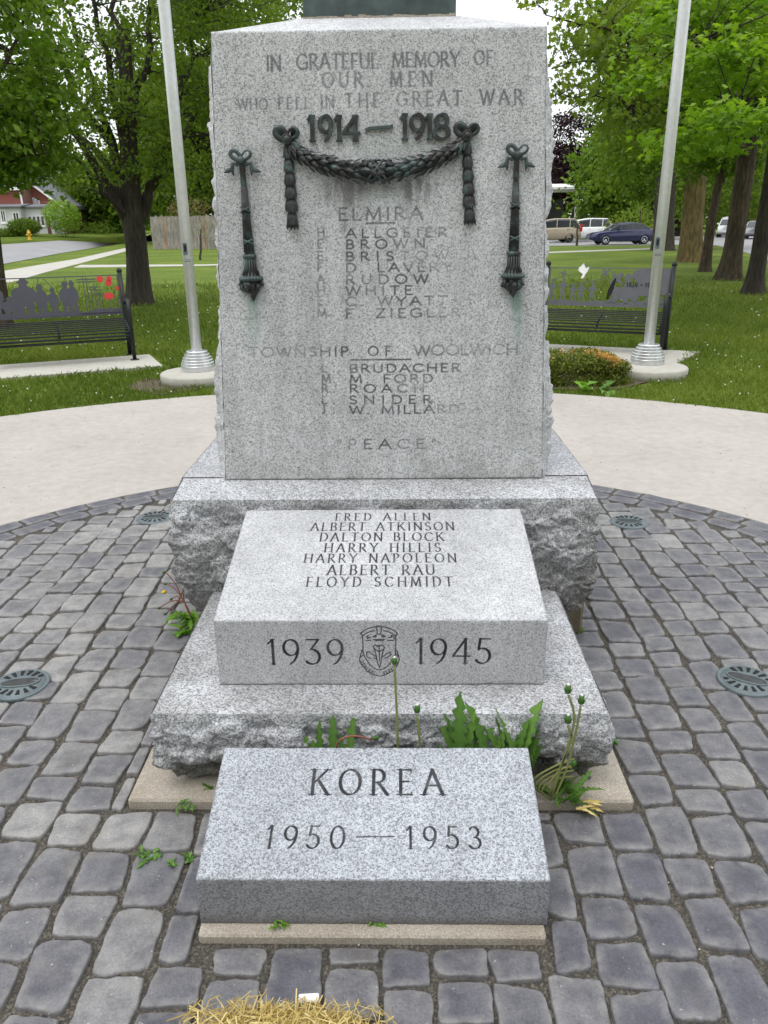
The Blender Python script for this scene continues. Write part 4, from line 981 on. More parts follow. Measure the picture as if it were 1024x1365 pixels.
def deco_dove(t, pm, cut, W, H, O, ex, ey):
    cut(pm, [(0, .03), (W, .03), (W, .06), (W*.8, .085), (W*.6, .055), (W*.45, .075), (W*.3, .05), (W*.15, .08), (0, .055)])
    for (cx, w, h) in ((.04, .13, .60), (.13, .14, .62), (.22, .14, .46), (.29, .14, .52), (.385, .14, .52)): cut(pm, P2(RUN, w, H*h, cx*W, .05))
    for (x0, y0, x1, y1, w) in ((.02, .66, .19, .80, .006), (.17, .80, .15, .50, .005), (.17, .52, .43, .68, .006), (.43, .68, .50, .75, .004)):
        cut(pm, [(x0*W, y0*H), (x1*W, y1*H), (x1*W, y1*H+w*1.5), (x0*W, y0*H+w*1.5)])
    for (cx, cy, w, h, a) in ((.12, .84, .10, .05, -.2), (.47, .88, .13, .05, -.9), (.57, .72, .22, .045, .75), (.66, .70, .12, .05, 1.2)):
        pol = [(-.5, 0), (-.3, .25), (-.05, .3), (.02, 1.1), (.10, 1.1), (.12, .3), (.4, .2), (.5, 0), (.4, -.2), (.12, -.3), (.10, -1.1), (.02, -1.1), (-.05, -.3), (-.3, -.25)]
        cut(pm, [(cx*W + (x_*cos(a) - y_*.5*sin(a))*w, cy*H + (x_*sin(a) + y_*.5*cos(a))*w) for x_, y_ in pol])
    cut(pm, [(.50*W, .05), (.54*W, .20*H), (.58*W, .38*H), (.70*W, .56*H), (.77*W, .60*H), (.80*W, .54*H), (.79*W, .35*H), (.76*W, .2*H), (.74*W, .1*H), (.70*W, .22*H), (.66*W, .10*H), (.62*W, .22*H), (.58*W, .06)])
    cut(pm, P2(HORSE, .26, H*.62, .62*W, .05)); cut(pm, P2(HORSE, .20, H*.36, .70*W, H*.60))
    cut(pm, [(.76*W, .28*H), (W-.01, .34*H), (W-.01, H-.01), (.75*W, H-.01), (.70*W, .90*H), (.72*W, .70*H), (.745*W, .60*H)])
    for cx, w in ((.85, .10), (.93, .12)): cut(pm, [(cx*W + w*.5*cos(a), .05 + (H*.19)*max(0, sin(a))*(1+.2*sin(7*a))) for a in np.linspace(0, pi, 12)])
    pan = pm.build('back_panel', PANEL2, t, local=True)
    sm = MB(); pol = [(-.25, 0), (-.12, .3), (.0, .45), (.15, .40), (.25, .1), (.2, -.15), (.05, -.35), (-.12, -.3)]
    sm.prism([(a_ + b_*.25, b_) for a_, b_ in P2(pol, .13, .36, .50*W, .42*H)], O, ex, ey, .0145, .0135); sm.build('scorch_mark', HOLE, pan, local=True)
    m = MB(); dv = [(-.5, .18), (-.36, .10), (-.42, .28), (-.22, .34), (-.16, .52), (-.08, .40), (-.02, .60), (.06, .42), (.12, .34), (.20, .26), (.32, .22), (.38, .30), (.48, .30), (.54, .24), (.46, .18), (.42, .02), (.32, -.12), (.22, -.22), (.16, -.40), (.02, -.52), (-.14, -.50), (-.06, -.36), (.02, -.22), (-.10, -.14), (-.26, -.06), (-.40, .04)]
    m.prism(P2(dv, .145, .18, .285*W, .90*H), O, ex, ey, .012, -.002); m.build('dove', WHITE, t, local=True)
    m = MB(); m.tube([O + ex*(.30*W + .075*cos(a)) + ey*(.97*H + .05*sin(a)) for a in np.linspace(.2, pi-.2, 12)], .0025, 5); m.build('hoop', PANEL2, t, True, local=True)
    x = .66*W
    for ch in '1939 - 1945':
        if ch == ' ': x += .018; continue
        S = segs_of(ch, x, None, .52*H, .052, .13, .13, 0, .85); m = MB()
        for i, (a0, b0, a1, b1, h, _) in enumerate(S):
            d = np.array([a1-a0, b1-b0]); d /= np.linalg.norm(d); n_ = np.array([-d[1], d[0]])*h
            q0, q1 = np.array([a0, b0])-d*h*.5, np.array([a1, b1])+d*h*.5
            m.prism([q0-n_, q1-n_, q1+n_, q0+n_], O, ex, ey, .0158+.00006*i, .0135)
        m.build('numeral', HOLE, pan, local=True); x += (GL[ch][0]*.85*.052) + .011
lf = gz(180, 480); La = radians(24.5); Lb = 1.70
c = lf[:2] - np.array([cos(La), sin(La)])*Lb/2
bench(c[0], c[1], La, Lb, 'black steel bench with soldier silhouettes and red poppies on its backrest', deco_poppies)
rf = gz(880, 474); Ra = radians(-23.5); Rb = 1.62
c = rf[:2] - np.array([cos(Ra), sin(Ra)])*Rb/2
bench(c[0], c[1], Ra, Rb, 'black steel bench with a white dove and small grey silhouettes on its backrest', deco_dove)
def quadsheet(name, pts, z, mat): return sheet(name, pts, z, mat, .06)
d = np.array([cos(La), sin(La)]); q = np.array([-sin(La), cos(La)]); e = gz(217, 488)[:2]
quadsheet('bench_slab', [e - d*2.6, e, e + q*1.02 - d*.02, e + q*1.02 - d*2.6], .004, SLAB)
d = np.array([cos(Ra), sin(Ra)]); q = np.array([-sin(Ra), cos(Ra)]); e = gz(897, 487)[:2]
quadsheet('bench_slab', [e - d*2.4, e, e + q*1.18 + d*.22, e + q*1.18 - d*2.4], .004, SLAB)

# ================================================================== PATHS AND ROADS
def strip(name, L, R, z, mat): return sheet(name, [tuple(p) for p in L] + [tuple(p) for p in R[::-1]], z, mat, .05)
g2 = lambda x, y: gz(x, y)[:2]
strip('footpath', [g2(-60, 386), g2(17, 375), g2(60, 362.5), g2(105, 351), g2(168, 334.5), g2(185, 331)], [g2(-60, 368), g2(0, 361.5), g2(50, 353), g2(100, 345), g2(164, 331), g2(182, 328)], -.012, WALK)
strip('cross_path', [g2(98, 356), np.array([-8.2, 35.0]), np.array([8.9, 45.4]), np.array([17, 50.2])], [g2(108, 352.5), np.array([-8.6, 36.2]), np.array([8.6, 46.8]), np.array([16.6, 51.6])], -.016, WALK)
near = [np.array([-9, 2.0, 0]), np.array([-14, 22.0, 0]), gz(0, 352.5), gz(80, 337.5), gz(165, 323.8), gz(178, 321.5)]
far_ = [np.array([-34, 8.0, 0]), np.array([-36, 40.0, 0]), at(0, 326, 67), at(80, 320.5, 74), at(165, 316, 84), at(185, 315, 88)]
V = [p + [0, 0, -.006] for p in near] + [p + [0, 0, .0] for p in far_] + [p + [0, 0, -.3] for p in near]
nn_ = len(near); F = [(i, i+1, nn_+i+1, nn_+i) for i in range(nn_-1)]
struct(link_mesh('road', V, F, ROADM, smooth=True))
house_line = [np.array([-70, 45.0, .3]), np.array([-66, 60.0, .6]), at(-30, 312.5, 80.5), at(60, 311.5, 80.5), at(130, 311.5, 86), at(200, 311, 92)]
back_line = [np.array([-130, 60.0, .6]), np.array([-130, 100.0, 1.0]), np.array([-90, 140, 1.0]), np.array([-60, 150, 1.0]), np.array([-40, 150, .9]), np.array([-24, 130, .8])]
V = [p + [0, 0, .02] for p in far_] + [p*[1, 1, 0] + [0, 0, -.3] for p in far_] + [np.array(p) for p in house_line] + [np.array(p) for p in back_line]; k6 = len(far_)
F = [(k6+i, k6+i+1, i+1, i) for i in range(k6-1)] + [(i, i+1, 2*k6+i+1, 2*k6+i) for i in range(k6-1)] + [(2*k6+i, 2*k6+i+1, 3*k6+i+1, 3*k6+i) for i in range(k6-1)]
struct(link_mesh('verge', V, F, LAWN, smooth=True))
strip('road', [np.array([13.5, 14.0]), g2(1024, 346.5), g2(985, 333), g2(945, 325), np.array([12, 61.2])], [np.array([60, 14]), np.array([60, 78]), g2(1024, 313.5), g2(985, 312.2), np.array([13, 75])], -.006, ROADM)
strip('driveway', [np.array([6, 59.0]), np.array([20.0, 57.0])], [np.array([6, 73]), np.array([20.0, 75])], -.004, ROADM)
sheet('soil_patch', [gz(185 + 45*cos(a)*(1+.15*sin(3*a)) + 30, 512 + 10*sin(a)*(1+.2*sin(5*a)))[:2] for a in np.linspace(0, 2*pi, 30, endpoint=False)], -.018, SOIL, .01)
hx, hy = gz(790, 512)[:2]
sheet('soil_patch', [(hx - .25 + .95*cos(a)*(1+.1*sin(3*a)), hy + .28 + .48*sin(a)*(1+.12*sin(4*a))) for a in np.linspace(0, 2*pi, 30, endpoint=False)], -.014, SOIL, .01)

# ================================================================== LEAVES, TREES, SHRUBS
QUAD = np.array([(0, 0, 0), (.5, .30, .06), (1, 0, -.05), (.5, -.30, .06)])
MAPLE = np.array([(0, 0, 0), (.16, .20, .02), (.10, .50, -.06), (.36, .34, .0), (.62, .52, -.06), (.60, .20, .02), (1.0, 0, -.08), (.60, -.20, .02), (.62, -.52, -.06), (.36, -.34, .0), (.10, -.50, -.06), (.16, -.20, .02)])
def leaves(C, size, tint, shape=QUAD, up=.6, rng=RNG, droop=0.0):
    n_ = len(C); N = nrm(rng.normal(size=(n_, 3)) + [0, 0, up]); T = rng.normal(size=(n_, 3)); T[:, 2] -= droop
    T = nrm(T - N*(T*N).sum(1, keepdims=True)); B = np.cross(N, T); s_ = size*rng.uniform(.65, 1.25, (n_, 1, 1))
    V = C[:, None, :] + s_*(shape[None, :, 0:1]*T[:, None, :] + shape[None, :, 1:2]*B[:, None, :] + shape[None, :, 2:3]*N[:, None, :])
    k = len(shape); F = np.arange(n_*k, dtype=np.int32).reshape(n_, k)
    return V.reshape(-1, 3), F, np.repeat(tint, k)
def crown_points(blobs, ncl, per, cr, rng, flat=.6, shell=.55):
    vol = np.array([b_[1][0]*b_[1][1]*b_[1][2]*(b_[2] if len(b_) > 2 else 1) for b_ in blobs]); pk = rng.choice(len(blobs), ncl, p=vol/vol.sum())
    d = nrm(rng.normal(size=(ncl, 3))); r = rng.uniform(0, 1, (ncl, 1))**(1/3*shell)
    cc = np.array([blobs[i][0] for i in pk]) + d*r*np.array([blobs[i][1] for i in pk])
    ct = rng.uniform(0, 1, ncl)
    P = np.repeat(cc, per, 0) + rng.normal(size=(ncl*per, 3))*cr*np.array([1, 1, flat])*np.repeat(rng.uniform(.6, 1.3, (ncl, 1)), per, 0)
    t = np.clip(.55*np.repeat(ct, per) + .45*rng.uniform(0, 1, ncl*per), 0, 1)
    return P, t, cc
def branch(mb, a, b_, r0, r1, rng, wob=.06, n_=6, sag=0.0):
    a, b_ = np.asarray(a, float), np.asarray(b_, float); L = np.linalg.norm(b_-a); P = []
    for i in range(n_+1):
        t = i/n_; p = a + (b_-a)*t + rng.normal(size=3)*wob*L*sin(pi*t)*.5; p[2] += sag*L*sin(pi*t); P.append(p)
    mb.tube(P, np.linspace(r0, r1, n_+1), 7 if r0 > .05 else 5, False); return np.array(P)
def trunk_mesh(mb, P, R, rng, n=28, flare=.35, lobes=5):
    """ridged tapered trunk with root flare"""
    P = np.asarray(P, float); m = 26; t = np.linspace(0, 1, m); idx = np.linspace(0, len(P)-1, m)
    pts = np.array([cr_(P, i) for i in idx]); R = np.interp(idx, range(len(R)), R); ph = rng.uniform(0, 6); V = []
    z0 = pts[0][2]
    for i in range(m):
        fl = flare*math.exp(-(pts[i][2]-z0)/(R[0]*1.3))
        for k in range(n):
            a = 2*pi*k/n
            r = R[i]*(1 + fl*(.55 + .6*max(0, sin(lobes*a + ph))) + .035*sin(11*a + ph*2 + pts[i][2]*.3) + .03*sin(3*a + ph + pts[i][2]*.9) + rng.uniform(-.012, .012))
            V.append(pts[i] + [r*cos(a), r*sin(a), 0])
    mb.add(V, [(i*n+k, i*n+(k+1) % n, (i+1)*n+(k+1) % n, (i+1)*n+k) for i in range(m-1) for k in range(n)])
def tree(name, label, base, trunkP, trunkR, limbs, blobs, ncl, per, cr, leaf, shape, lmat, bmat, seed, group='trees in the park', twig=.35, flat=.6, shell=.55, up=.6, twr=.02, cat='tree', flare=.35, droop=0.0):
    rng = np.random.default_rng(seed); t = thing(name, label, cat, tuple(base), 0, group)
    tb = MB(); trunk_mesh(tb, trunkP, trunkR, rng, flare=flare); tb.build('trunk', bmat, t, True)
    lm = MB(); nodes = [np.array(trunkP[-1], float)]
    for a, b_, r0, r1 in limbs:
        P = branch(lm, a, b_, r0, r1, rng, .05, 9, .03); nodes += list(P[2:])
    C, tn, cc = crown_points(blobs, ncl, per, cr, rng, flat, shell); nodes = np.array(nodes)
    for c in cc[:int(ncl*twig)]:
        dd = np.linalg.norm(nodes-c, axis=1) + .6*np.maximum(0, nodes[:, 2]-c[2]); j = int(np.argmin(dd))
        branch(lm, nodes[j], c, twr, twr*.3, rng, .08, 4, .04)
    if lm.v: lm.build('limbs', bmat, t, True)
    V, F, tt_ = leaves(C, leaf, tn, shape, up, rng, droop); link_mesh('crown', V, F, lmat, t, False, {'tint': tt_})
    return t
def col(px, py, d): return at(px, py, d)
# -- left: broad upright maple, its trunk just behind the bench
b0 = gz(186, 405); Y0 = b0[1]
tz = lambda px, py, dy=0.0: at(px, py, Y0+dy)
tp = [b0*[1, 1, 0] + [0, 0, -.03], tz(183, 345), tz(178, 295), tz(173, 235), tz(170, 150), tz(166, 40)]
tr = [.26, .222, .215, .20, .16, .10]
lims = [(tz(178, 310), tz(60, 120, -.6), .13, .04), (tz(178, 300), tz(105, 60, .5), .12, .04), (tz(182, 305), tz(232, 190, .3), .12, .05), (tz(232, 190, .3), tz(262, 20, .4), .07, .02), (tz(175, 240), tz(120, -20, -.5), .11, .03), (tz(172, 210), tz(212, -30, .6), .11, .03), (tz(172, 250), tz(30, -10, .4), .10, .03), (tz(178, 300), tz(90, 200, -1.0), .08, .02), (tz(176, 280), tz(20, 60, .8), .09, .02), (tz(172, 170), tz(150, -60, .2), .10, .03), (tz(175, 290), tz(300, 100, 1.5), .09, .03), (tz(60, 120, -.6), tz(20, -40, -.8), .05, .015), (tz(105, 60, .5), tz(70, -60, .5), .05, .015)]
cb = [(tz(190, 50), (1.7, 2.2, 2.3), .9), (tz(250, 120, .6), (1.9, 2.2, 1.9), 1.6), (tz(300, 20, .8), (1.8, 2.2, 1.8), 1.3), (tz(60, -10, .3), (1.7, 2.0, 1.3), .35), (tz(110, 222, -.3), (1.3, 1.4, .6), .9), (tz(60, 120, 0), (1.0, 1.4, 1.0), .35), (tz(120, 90, 0), (.8, 1.4, 1.3), .5), (tz(170, 180, -.8), (1.0, 1.0, 1.2), 1.2)]
tree('maple_tree', 'broad dark leaved maple behind the bench with poppies, forking into many upright limbs', b0*[1, 1, 0], tp, tr, lims, cb, 400, 60, .21, .10, QUAD, LEAF_DK, BARK_DK, 21, twig=.6, twr=.018)
# -- left edge: trunk cut by the frame, fresher leaves
b1 = gz(-7, 436); Y1 = b1[1]; ty = lambda px, py, dy=0.0: at(px, py, Y1+dy)
tree('maple_tree', 'maple with a trunk cut by the left picture edge, fresh green leaves', b1*[1, 1, 0], [b1*[1, 1, 0] + [0, 0, -.03], ty(-13, 370), ty(-20, 300), ty(-27, 200), ty(-36, 60)], [.28, .235, .22, .2, .12],
     [(ty(-28, 250), ty(60, 150, .5), .07, .02), (ty(-32, 200), ty(30, 40, .8), .08, .02), (ty(-30, 230), ty(60, 205, -.4), .045, .006)],
     [(ty(-50, 60), (1.6, 2.2, 2.0)), (ty(8, 170, .4), (.75, 1.4, .75), 2.2), (ty(15, 215, .8), (1.0, 1.2, .28), 1.6), (ty(10, 60, .4), (.7, 1.2, 1.1), 1.6)], 250, 60, .22, .13, QUAD, LEAF_MD, BARK, 22, twig=.4)
# -- right: row of trunks
def rtree(px, py, kind, label, pts, radii, limbs, blobs, ncl, per, cr, leaf, shape, lmat, bmat, seed, **kw):
    b_ = gz(px, py); Y = b_[1]; f = lambda q: at(q[0], q[1], Y + (q[2] if len(q) > 2 else 0))
    P = [b_*[1, 1, 0] + [0, 0, -.03]] + [f(q) for q in pts]
    return tree(kind, label, b_*[1, 1, 0], P, radii, [(f(a), f(c), r0, r1) for a, c, r0, r1 in limbs], [(f(q), r_, *w_) for q, r_, *w_ in blobs], ncl, per, cr, leaf, shape, lmat, bmat, seed, **kw)
rtree(884, 333, 'maple_tree', 'maple with a very dark thick trunk right behind the flagpole', [(885, 300), (886, 260), (890, 200), (892, 120)], [.62, .55, .55, .5, .3], [((890, 200), (830, 140, 2), .3, .08), ((890, 190), (960, 90), .3, .08)], [((880, 130, 2), (3.4, 4, 3.4)), ((842, 225, 3), (1.9, 2.5, 1.9), 1.6), ((970, 110), (4, 4, 3.2))], 380, 55, .55, .30, QUAD, LEAF_DK, BARK_DK, 31, flare=.15)
rtree(922, 348, 'maple_tree', 'old maple with a thick mossy yellowish trunk right of the flagpole', [(922, 310), (925, 270), (927, 238), (922, 190)], [.48, .41, .40, .40, .26], [((927, 245), (905, 200), .34, .22), ((905, 200), (872, 90, -1), .2, .06), ((926, 240), (950, 170), .32, .15), ((905, 205), (860, 150, 1), .12, .03)], [((890, 40, -1), (2.4, 3.0, 2.2)), ((862, 175, 0), (1.5, 2.2, 1.9), 1.4), ((935, 110), (2.6, 3, 2.0)), ((990, 140), (2.2, 2.5, 1.2))], 420, 60, .40, .2, QUAD, LEAF_MD, BARK_YL, 32, flare=.3)
rtree(939, 361, 'maple_tree', 'slim young maple with a thin grey trunk between the two thickest trunks', [(944, 325), (950, 285), (958, 245), (964, 215)], [.19, .155, .14, .12, .08], [((958, 245), (972, 195), .06, .02), ((955, 262), (970, 230), .05, .02)], [((962, 190, .5), (1.6, 1.6, 1.0)), ((935, 215, .5), (.9, .9, .5))], 70, 55, .3, .2, QUAD, LEAF_MD, BARK, 33, flare=.3)
rtree(972, 372, 'maple_tree', 'big maple with a broad ridged grey trunk and spreading root flare', [(978, 330), (985, 280), (993, 225), (1000, 170), (1005, 90)], [.29, .245, .24, .24, .22, .13], [((996, 210), (930, 130, -2), .16, .04), ((998, 190), (1050, 100), .2, .06), ((1000, 170), (900, 60, -3), .14, .03)], [((930, 60, -2), (2.6, 2.6, 1.6)), ((1000, 40), (2.6, 2.6, 2.2)), ((950, 135, -1), (1.6, 1.7, .6), 1.4)], 330, 60, .34, .16, MAPLE, LEAF_MD, BARK, 34, flare=.55)
rtree(1003, 391, 'maple_tree', 'maple with a dark trunk near the right picture edge, pale leaves hanging low', [(1010, 350), (1018, 300), (1028, 240), (1040, 150), (1050, 60)], [.20, .175, .17, .16, .14, .09], [((1035, 190), (960, 110, -5), .10, .02), ((1040, 150), (930, 60, -7), .10, .02), ((1040, 140), (980, 150, -8), .08, .02), ((1040, 160), (900, 165, -6), .07, .015)],
      [((955, 95, -7), (1.0, 1.3, .28), 2.2), ((985, 165, -8), (.75, 1.2, .16), 2.5), ((935, 190, -8), (.55, .9, .12), 2.5), ((990, 20, -6), (1.2, 1.6, .6), 1.2), ((905, 45, -6), (.9, 1.2, .4), 1.2), ((1040, 90, -2), (1.6, 2.5, 1.2), .8)], 330, 44, .19, .105, MAPLE, LEAF_LT, BARK_DK, 35, twig=.5, twr=.014, flat=.35, shell=.8, up=1.6, flare=.5)
# -- right of the shaft: sparse yellow green limb against the sky
b5 = np.array([13.2, 24.0, 0]); y5 = lambda px, py, dy=0.0: at(px, py, 17 + dy)
t5l = [(y5(905, 60, 3), y5(830, 48), .07, .03), (y5(830, 48), y5(728, 20, -.4), .03, .010), (y5(905, 100, 3), y5(835, 75), .06, .03), (y5(835, 75), y5(735, 92, -.3), .03, .008), (y5(850, 100, 1), y5(740, 165), .025, .006), (y5(840, 60), y5(760, -20), .03, .01), (y5(835, 70), y5(760, 62, .3), .02, .008), (y5(870, 140, 2), y5(745, 128), .022, .006)]
tree('maple_tree', 'maple with thin yellow green leaves reaching towards the shaft under white sky', (b5[0], b5[1], 0), [b5 + [0, 0, -.03], b5 + [-.1, 0, 2.0], b5 + [-.3, -.5, 4.5], y5(905, 60, 3)], [.3, .25, .2, .12], t5l,
     [(y5(790, 15), (1.1, 1.3, .75), 1.2), (y5(800, 90, .4), (1.1, 1.2, .7), 1.1), (y5(735, 25), (.8, 1.0, .5), .55), (y5(820, 130, .6), (.7, 1.2, .7), .9), (y5(755, 105), (.5, .8, .5), .6), (y5(855, 40, 1), (1.0, 1.5, 1.1), 2.0), (y5(690, 5), (.7, 1, .4), .6), (y5(860, 170, 1.5), (.6, 1.2, .7), 2.0)], 165, 22, .2, .115, MAPLE, LEAF_YL, BARK_DK, 36, twig=.6, twr=.012)
# -- far trees: each with its own crown
FAR = [  # px, base row, depth, blobs (px, py, rx, rz), leaf material, label, kind
 (150, 313, 92, [(120, 268, 5, 3.2), (150, 258, 4, 4), (95, 272, 3.5, 2.2)], LEAF_DK, 'dark dense tree behind the lime green shrub across the street', 'far_tree', 41),
 (30, 312, 112, [(20, 235, 9, 4), (-10, 200, 9, 7), (-60, 150, 11, 10)], LEAF_MD, 'tall green tree rising behind the red brick house', 'far_tree', 42),
 (210, 316, 84, [(205, 255, 4, 3.5), (220, 200, 4, 4.5), (225, 140, 4, 4.5)], LEAF_MD, 'green tree standing behind the left end of the board fence', 'far_tree', 43),
 (262, 317, 78, [(262, 235, 4.2, 4.6), (275, 160, 5.5, 5.5), (255, 90, 6, 5.5)], LEAF_DK, 'dense dark tree behind the board fence beside the granite shaft', 'far_tree', 44),
 (330, 317, 80, [(325, 200, 6, 8), (340, 90, 7, 8), (320, 20, 7, 6), (385, 60, 5, 7)], LEAF_DK, 'tall dark tree mostly hidden behind the granite shaft', 'far_tree', 45),
 (765, 314, 92, [(760, 205, 3.8, 3.9), (775, 232, 4.2, 3.2), (745, 235, 3.5, 3.5)], LEAF_PU, 'round purple leaved tree behind the white porch', 'plum_tree', 46),
 (842, 320, 74, [(838, 250, 3.6, 3.2), (815, 235, 2.8, 2.8), (865, 235, 3.4, 3.6)], LEAF_MD, 'low bright green tree behind the dark blue car', 'far_tree', 47),
 (905, 318, 88, [(900, 250, 4.5, 4), (870, 200, 6, 5), (940, 235, 6, 5)], LEAF_DK, 'dark tree behind the thick trunks across the right hand road', 'far_tree', 48),
 (985, 313, 100, [(975, 240, 6, 5), (1010, 220, 7, 6), (1000, 160, 8, 6)], LEAF_MD, 'green tree beyond the cars on the right hand road', 'far_tree', 49),
 (1040, 312, 110, [(1045, 235, 7, 6), (1030, 170, 8, 7)], LEAF_LT, 'light green tree beyond the road at the right picture edge', 'far_tree', 50),
]
for px, py, D_, bl, lm_, lb_, kd, sd_ in FAR:
    sc = D_/1040; b_ = np.array([at(px, 300, D_)[0], D_, 0])
    tree(kd, lb_, b_, [b_, b_ + [0, 0, 2], b_ + [.1, 0, 4.5], at(bl[0][0], bl[0][1], D_)], [.4, .34, .28, .15], [], [(at(x_, y_, D_), (rx, rx*.8, rz)) for x_, y_, rx, rz in bl], 230, 60, .9 if kd != 'plum_tree' else .55, .5 if kd != 'plum_tree' else .34, QUAD, lm_, BARK_DK, sd_, group='trees beyond the park', twig=.15, twr=.06, flare=.2)
for i, (x_, y_, h_, lb_) in enumerate(((-13, -15, 12, 'park tree left of and behind the viewpoint'), (-3, -19, 14, 'park tree directly behind the viewpoint'), (8, -16, 12.5, 'park tree right of and behind the viewpoint'), (18, -9, 11, 'park tree far right of the viewpoint'), (-21, -6, 11, 'park tree far left of the viewpoint'))):  # unseen trees added behind the camera to block low sky and darken front faces
    b_ = np.array([x_, y_, 0.]); tree('park_tree', lb_, b_, [b_, b_ + [0, 0, 2], b_ + [.2, 0, 4], b_ + [.2, 0, h_*.7]], [.35, .3, .26, .1], [], [(b_ + [0, 0, h_*.58], (5.2, 4, h_*.42))], 170, 40, 1.0, .6, QUAD, LEAF_MD, BARK, 90+i, group='trees behind the viewpoint', twig=.1, twr=.05)
# far wood that closes the view
rng = np.random.default_rng(77); C = []
for x0, x1, Y, h in ((-260, -62, 150, 15), (-70, 10, 140, 16), (10, 60, 150, 14), (60, 220, 135, 15)):
    n_ = int((x1-x0)*34); xx = rng.uniform(x0, x1, n_); top = h*(.75 + .3*fbm(xx*.09, 0, 0, 3, 5)); C.append(np.stack([xx, Y + rng.uniform(-4, 4, n_), rng.uniform(0, 1, n_)**.8*top], 1))
C = np.concatenate(C); C = np.repeat(C, 4, 0) + rng.normal(size=(len(C)*4, 3))*.8
V, F, tt_ = leaves(C, 1.3, np.clip(.5*vnoise(C[:, 0]*.2, C[:, 1]*.2, C[:, 2]*.3, 3)+.4 + rng.uniform(-.2, .2, len(C)), 0, 1), QUAD, .5, rng)
tag(link_mesh('far_wood', V, F, LEAF_DK, None, False, {'tint': tt_}), 'distant wood closing the view behind the houses', 'wood', kind='stuff')
def shrub(name, label, c, r, n_, leaf, mat, seed, group=None, shell=.75, stems=6, dense=1):
    rng = np.random.default_rng(seed); c = np.asarray(c, float); t = thing(name, label, 'shrub', (c[0], c[1], 0), 0, group); r = np.asarray(r, float)
    st = MB()
    for i in range(stems): branch(st, (c[0]+rng.uniform(-.1, .1)*r[0], c[1], -.02), c + rng.normal(size=3)*r*.45, .02*r[2], .006*r[2], rng, .06, 4)
    st.build('stems', BARK_DK, t, True)
    d = nrm(rng.normal(size=(n_, 3))); P = c + d*(rng.uniform(0, 1, (n_, 1))**(shell/3))*r*(1 + .22*fbm(d[:, 0]*2.5+seed, d[:, 1]*2.5, d[:, 2]*2.5, 3, seed))[:, None]
    P = P[P[:, 2] > 0.02]; V, F, tt_ = leaves(P, leaf, np.clip(.5+.35*fbm(P[:, 0]/r[0]*4, P[:, 1]/r[0]*4, P[:, 2]/r[2]*4, 3, seed)*2 + rng.uniform(-.2, .2, len(P)), 0, 1), QUAD, .7, rng)
    link_mesh('foliage', V, F, mat, t, False, {'tint': tt_}); return t
def sh_at(px, py_c, D_, rx, rz): p = at(px, py_c, D_); return p, (rx, rx*.8, rz)
for px, pyc, D_, rx, rz, mt, lb_, sd_, lf_, nn in ((83, 288, 78, 1.75, 1.5, LEAF_LIME, 'round lime green shrub in front of the white enclosed porch', 61, .2, 3000), (33, 302, 77, 1.5, .72, LEAF_DK, 'dark clipped shrub under the brick house windows', 62, .18, 3200), (6, 311, 77, 1.6, .45, LEAF_DK, 'low dark shrub at the left picture edge by the white porch railing', 63, .18, 2200), (122, 309, 86, 2.4, 1.0, LEAF_DK, 'sprawling dark shrub row right of the lime green shrub', 64, .2, 1200), (150, 304, 90, 2.6, 1.5, LEAF_MD, 'loose green shrub seen left of the big maple trunk', 65, .22, 1200),
    (845, 305, 66, 2.6, 1.5, LEAF_YL, 'yellow green shrub behind the dark blue car', 66, .2, 1600), (818, 300, 72, 1.5, 1.8, LEAF_DK, 'dark shrub behind the white van', 67, .2, 1200), (252, 279, 66, 1.7, .9, LEAF_BRN, 'brownish shrub top showing over the board fence', 68, .2, 700)):
    p, r_ = sh_at(px, pyc, D_, rx, rz); shrub('shrub', lb_, p, r_, nn, lf_, mt, sd_, 'shrubs beyond the park')
# -- clipped hedge with orange tips beside the right flagpole
rng = np.random.default_rng(88); hc = gz(780, 512); hc = np.array([hc[0]-.14, hc[1]+.24, 0]); t = thing('hedge', 'low box hedge with orange leaf tips beside the right flagpole', 'hedge', tuple(hc))
n_ = 34000; d = nrm(rng.normal(size=(n_, 3))); r = rng.uniform(.45, 1, (n_, 1))**.5
P = np.sign(d)*np.abs(d)**.62*r; P = P*np.array([.66, .34, .19])*(1 + .16*fbm(d[:, 0]*4, d[:, 1]*4, d[:, 2]*4, 3, 2))[:, None] + hc + [0, 0, .125]; P = P[P[:, 2] > -.01]
P[:, 2] -= .06*sstep(.25, .7, P[:, 0]-hc[0])
ornoise = fbm(P[:, 0]*4.5, P[:, 1]*4.5, P[:, 2]*3, 3, 12) + 1.6*(P[:, 2]-.20) + .25*sstep(-.1, .5, P[:, 0]-hc[0]) + rng.uniform(-.12, .12, len(P))
om = ornoise > .50
for nm_, mk, mt in (('foliage', ~om, LEAF_BOX), ('orange_tips', om, LEAF_OR)):
    V, F, tt_ = leaves(P[mk], .028, rng.uniform(0, 1, mk.sum()), QUAD, .8, rng); link_mesh(nm_, V, F, mt, t, False, {'tint': tt_})
st = MB()
for i in range(14): branch(st, hc + [rng.uniform(-.6, .6), rng.uniform(-.2, .2), -.02], hc + [rng.uniform(-.6, .6), rng.uniform(-.25, .25), .2], .008, .003, rng, .1, 4)
st.build('stems', BARK_DK, t, True)
ys = gz(287, 497); shrub('shrub', 'small yellow green plant peeping between the left flagpole and the granite shaft', ys + [.05, .2, .10], (.13, .13, .12), 700, .028, LEAF_YL, 69, stems=4)
